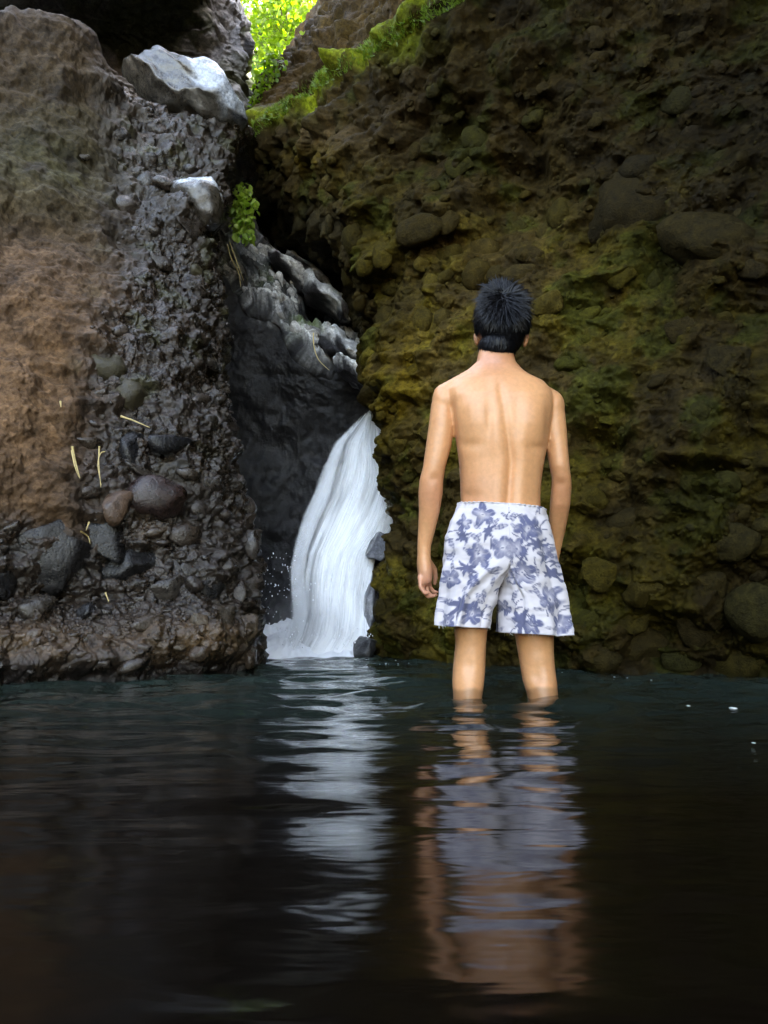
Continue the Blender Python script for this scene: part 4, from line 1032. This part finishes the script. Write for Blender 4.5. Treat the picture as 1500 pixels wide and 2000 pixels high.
shorts = link('shorts', sme, M_CLOTH, person); shorts['label'] = 'white knee-length shorts printed with blue-grey flowers'
md = shorts.modifiers.new('thick', 'SOLIDIFY'); md.thickness = .0022; md.offset = -1
# frayed lining thread at the hems
Vs, Fs, off = [], [], 0
for k in range(36):
    a0, b0, yy_ = ((856, 956, 1223) if k % 2 else (974, 1116, 1239))
    x_ = rng.uniform(a0, b0); y_ = yy_+(x_-a0)/(b0-a0)*(4 if k % 2 else 2)
    c = Q(x_, y_, rng.choice([-.1, .1])*.9); ln = rng.uniform(.002, .008); dx_ = rng.normal(0, .004)
    Vs.append(np.array([c+[-.0006, 0, .004], c+[.0006, 0, .004], c+[dx_+.0003, 0, -ln], c+[dx_-.0003, 0, -ln]])); Fs.append(np.array([[0, 1, 2, 3]])+off); off += 4
th_ = link('frayed_threads', mk_mesh('frayed_threads', np.concatenate(Vs), np.concatenate(Fs)), M_CLOTH, shorts); th_['kind'] = 'stuff'
set_tint(th_.data, np.ones((len(th_.data.vertices), 3))*.5)

# ================================================================== PLANTS
def leaf_mat(name, c1, c2, trans=.55):
    t = NT(name); r = t.math('FRACT', t.math('ADD', t.n('ObjectInfo').outputs['Random'], t.n('NewGeometry').outputs['Random Per Island']))
    c = t.ramp(r, [(0, c1), (1, c2)])
    t.set(Base_Color=c, Roughness=.45)
    tr = t.n('BsdfTranslucent'); t.l(t.mix('MULTIPLY', 1.0, c, (1.6, 1.7, .7)), tr.inputs[0])
    mx = t.n('MixShader'); mx.inputs[0].default_value = trans; t.l(t.b.outputs[0], mx.inputs[1]); t.l(tr.outputs[0], mx.inputs[2]); t.l(mx.outputs[0], t.out.inputs[0])
    return t.m
M_LEAF = leaf_mat('bright_leaf', (.06, .13, .012), (.16, .26, .02)); M_LEAF2 = leaf_mat('fern_leaf', (.20, .34, .05), (.38, .50, .12), .4)
M_STEM = NT('stem'); M_STEM.set(Base_Color=(.08, .06, .03), Roughness=.8); M_STEM = M_STEM.m
M_STRAW = NT('straw'); M_STRAW.set(Base_Color=(.55, .42, .18), Roughness=.6); M_STRAW = M_STRAW.m
def leaf_shape(seed, wide=.42, bend=.25):
    m_ = 6; s_ = np.linspace(0, 1, m_); wv = wide*np.sin(np.clip(s_*.96+.02, 0, 1)*PI)**.8*(1-.35*s_)
    c = np.stack([0*s_, s_, -bend*s_**2], 1)
    a = c+np.outer(wv, [-1, 0, .35]); b = c+np.outer(wv, [1, 0, .35])
    return np.stack([a, c, b], 1).reshape(-1, 3), grid_faces(m_, 3)
LV, LF = leaf_shape(0)
def leaf_mass(pts, sizes, seed, down=.3):
    r = np.random.default_rng(seed); Vs, Fs, off = [], [], 0
    for c, s in zip(pts, sizes):
        d = r.normal(size=3); d[2] -= down; d /= np.linalg.norm(d)
        q = Vector(d).to_track_quat('Y', 'Z').to_matrix() @ Matrix.Rotation(r.uniform(0, 6.28), 3, 'Y')
        Vs.append((LV*s)@np.array(q).T+c); Fs.append(LF+off); off += len(LV)
    return mk_mesh('leaves', np.concatenate(Vs), np.concatenate(Fs))
def leaf_objs(parent, pts, sizes, seed, mat, down=.3, me=None):
    r = np.random.default_rng(seed); lm = mk_mesh('leaf', LV, LF); lm.materials.append(mat)
    for c, s in zip(pts, sizes):
        d = r.normal(size=3); d[2] -= down; d[1] -= .5; d /= np.linalg.norm(d)
        q = Vector(d).to_track_quat('Y', 'Z').to_matrix() @ Matrix.Rotation(r.uniform(-.9, .9), 3, 'Y')
        o = bpy.data.objects.new('leaf', lm); COL.objects.link(o); o.parent = parent
        o.matrix_world = Matrix.Translation(Vector(c)-parent.location) @ (q*s).to_4x4()
def stem_tube(pts, r0, r1, seg=5):
    pts = np.array(pts); V = []; m_ = len(pts)
    for i, c in enumerate(pts):
        d = pts[min(i+1, m_-1)]-pts[max(i-1, 0)]; q = np.array(Vector(d).to_track_quat('Z', 'Y').to_matrix()); r = r0+(r1-r0)*i/(m_-1)
        for k in range(seg): V.append(c+q@np.array([r*math.cos(6.283*k/seg), r*math.sin(6.283*k/seg), 0]))
    return np.array(V), grid_faces(m_, seg, True)
def bush(name, label, cat, blobs, Y, nleaf, size, seed, mat, nobj=0, group=None, down=.3):
    r = np.random.default_rng(seed)
    b0 = blobs[0]; base = P(b0[0], b0[1]+b0[3], Y)
    root = empty(name, tuple(base)); tag(root, label, cat, group)
    pts = []
    wts = np.array([b[2]*b[3] for b in blobs], float); wts /= wts.sum()
    for k in r.choice(len(blobs), nleaf+nobj, p=wts):
        x, y, rx, ry = blobs[k][:4]; a = r.uniform(0, 6.28); q = math.sqrt(r.random())*(1 if r.random() < .75 else 1.15)
        pts.append(P(x+rx*q*math.cos(a), y+ry*q*math.sin(a), Y+r.uniform(-1, 1)*min(rx, 60)/FPX*Y))
    pts = np.array(pts); sz = size*r.uniform(.55, 1.25, len(pts))
    if nleaf:
        o = link('leaves', leaf_mass(pts[:nleaf]-base, sz[:nleaf], seed, down), mat, root); o['kind'] = 'stuff'
    if nobj: leaf_objs(root, pts[nleaf:], sz[nleaf:], seed+1, mat, down)
    # stems
    Vs, Fs, off = [], [], 0
    for b in blobs:
        tip = P(b[0], b[1]-b[3]*.5, Y); md_ = (base+tip)/2+np.array([0, 0, .05])
        v, f = stem_tube([base, md_, tip], .012*Y/9, .004*Y/9); Vs.append(v-base); Fs.append(f+off); off += len(v)
    link('stem', mk_mesh('stem', np.concatenate(Vs), np.concatenate(Fs)), M_STEM, root)
    return root
bush('leafy_bush', 'bright sunlit yellow-green bush filling the gap between the cliffs', 'bush', [(560, 20, 60, 60), (530, -40, 80, 60), (520, 60, 36, 50), (610, -10, 50, 50), (580, 70, 34, 34), (545, 105, 22, 26)], 9.0, 1500, .085, 71, M_LEAF, 240)
bush('leafy_bush', 'bright green trailing leaves in the narrow notch below the sunlit bush', 'bush', [(535, 125, 22, 22), (522, 150, 16, 18), (508, 175, 12, 16), (495, 200, 9, 16), (492, 232, 8, 24), (498, 262, 6, 12)], 5.85, 170, .05, 72, M_LEAF, 80, down=1.0)
bush('fern_clump', 'small green fern clump hanging where the left cliff meets the ledge', 'fern', [(474, 372, 18, 18), (478, 405, 24, 26), (470, 440, 20, 24), (486, 462, 12, 10)], 5.0, 150, .050, 73, M_LEAF2, 110, down=1.2)
bush('leafy_plant', 'small plant of round leaves at the top of the mossy ridge', 'plant', [(562, 122, 16, 10), (600, 70, 10, 8)], 6.6, 60, .05, 74, M_LEAF2, 20)
# bank behind the bushes, sunlit earth with ground cover
X, Y = np.meshgrid(np.linspace(-4, 3, 60), np.linspace(0, 1, 60)); q = np.stack([X.ravel(), (10+1.8*Y).ravel(), (4+6.4*Y).ravel()], 1)
q += .25*np.stack([0*q[:, 0], fbm(q, 1.1, 3, 901), fbm(q, 1.3, 3, 902)], 1)
t = NT('green_bank'); pos = t.n('NewGeometry').outputs['Position']
t.set(Base_Color=t.ramp(t.noise(7, 5, .7, pos), [(.35, (.02, .04, .008)), (.65, (.12, .19, .02))]), Roughness=.8); t.l(t.bump(t.noise(12, 5, .7, pos), .1, 1), t.b.inputs['Normal'])
o = link('hill', mk_mesh('hill', q, grid_faces(60, 60)), t.m); tag(o, 'green hillside beyond the gap', kind='structure')
pts = np.stack([rng.uniform(-2.6, .6, 5000), np.zeros(5000), np.zeros(5000)], 1); v_ = rng.random(5000); pts[:, 1] = 9.75+1.8*v_; pts[:, 2] = 4.15+6.4*v_+rng.normal(0, .15, 5000)
o = link('hillside_leaves', leaf_mass(pts, .09*rng.uniform(.6, 1.3, 5000), 77), M_LEAF); tag(o, 'mass of sunlit leaves covering the hillside behind the bush', 'foliage', kind='stuff')
# moss on the ridge: tufts of tiny blades
cr = np.where(((np.exp(-((RC.py-np.interp(RC.px, [470, 500, 560, 620, 700, 800, 885, 980], [275, 250, 205, 160, 112, 52, 0, -60]))/16)**2) > .35)) & (RC.px > 485) & (RC.px < 950) & (RC.V[:, 1] < 7.5) & (RC.V[:, 1] > 2))[0]
idx = rng.choice(cr, 9000)
Vs, Fs, off = [], [], 0
pp = RC.V[idx]; nn_ = RC.N[idx]; d = nn_*.6+rng.normal(0, .5, (9000, 3))+np.array([0, 0, .5]); d /= np.linalg.norm(d, axis=1, keepdims=True)
sd2 = np.cross(d, rng.normal(size=(9000, 3))); sd2 /= np.linalg.norm(sd2, axis=1, keepdims=True); L_ = rng.uniform(.012, .04, (9000, 1))
V = np.stack([pp-sd2*.004, pp+sd2*.004, pp+d*L_], 1).reshape(-1, 3); F = np.arange(27000).reshape(-1, 3)
M_MOSS = leaf_mat('moss', (.05, .085, .012), (.12, .20, .02), .3)
o = link('moss', mk_mesh('moss', V, F), M_MOSS, right_cliff); o['kind'] = 'stuff'

# dry straws and blades lying on the rocks
def straw(name, pts, r0, label, cat, cl=None, flat=False, Yd=None, group=None, mat=None):
    W3 = []
    for (x, y) in pts:
        if Yd is None:
            h_ = cl.hit(x, y); W3.append(P(x, y, h_[0][1]-.035))
        else: W3.append(P(x, y, Yd))
    W3 = catmull(np.array(W3), [4]*(len(W3)-1)); base = W3[0].copy()
    V, F = stem_tube(W3-base, r0, r0*.25, 5)
    o = link(name, mk_mesh(name, V, F), mat or M_STRAW); o.location = base; tag(o, label, cat, group)
straw('dry_leaf', [(141, 872), (147, 900), (156, 934)], .006, 'yellow dry reed blade hanging on the orange rock face', 'dry leaf', LC)
straw('dry_leaf', [(140, 880), (146, 910), (154, 932)], .004, 'thin dry blade lying alongside the yellow reed blade', 'dry leaf', LC)
straw('dry_leaf', [(194, 872), (193, 905), (197, 952)], .004, 'long pale straw hanging straight down beside the orange face', 'dry leaf', LC)
straw('dry_leaf', [(205, 882), (196, 886), (191, 910), (198, 948)], .003, 'fine pale straw curling at its top beside the long straw', 'dry leaf', LC)
straw('dry_stick', [(236, 813), (262, 822), (292, 835)], .006, 'short yellow stick wedged above the grey pebble cluster', 'stick', LC)
straw('dry_leaf', [(174, 1020), (168, 1036)], .004, 'tiny yellow leaf above the big black stone', 'dry leaf', LC)
straw('dry_leaf', [(158, 1038), (172, 1048), (176, 1062)], .004, 'curled yellow leaf beside the big black stone', 'dry leaf', LC)
straw('dry_leaf', [(206, 1158), (213, 1176)], .004, 'tiny pale leaf low on the cliff near the white stone', 'dry leaf', LC)
straw('dry_leaf', [(118, 784), (119, 795)], .005, 'speck of pale leaf high on the orange rock face', 'dry leaf', LC)
straw('dry_grass', [(444, 478), (452, 505), (466, 532), (470, 560)], .005, 'bent straw stalk at the upper end of the pale ledge', 'grass stalk', Yd=4.9)
straw('dry_grass', [(448, 472), (462, 510), (476, 548)], .004, 'thin straw stalk crossing the upper end of the pale ledge', 'grass stalk', Yd=4.85)
straw('grass_blade', [(612, 650), (613, 675), (622, 702), (643, 723)], .005, 'long pale grass blade drooping over the ledge', 'grass blade', Yd=5.15)
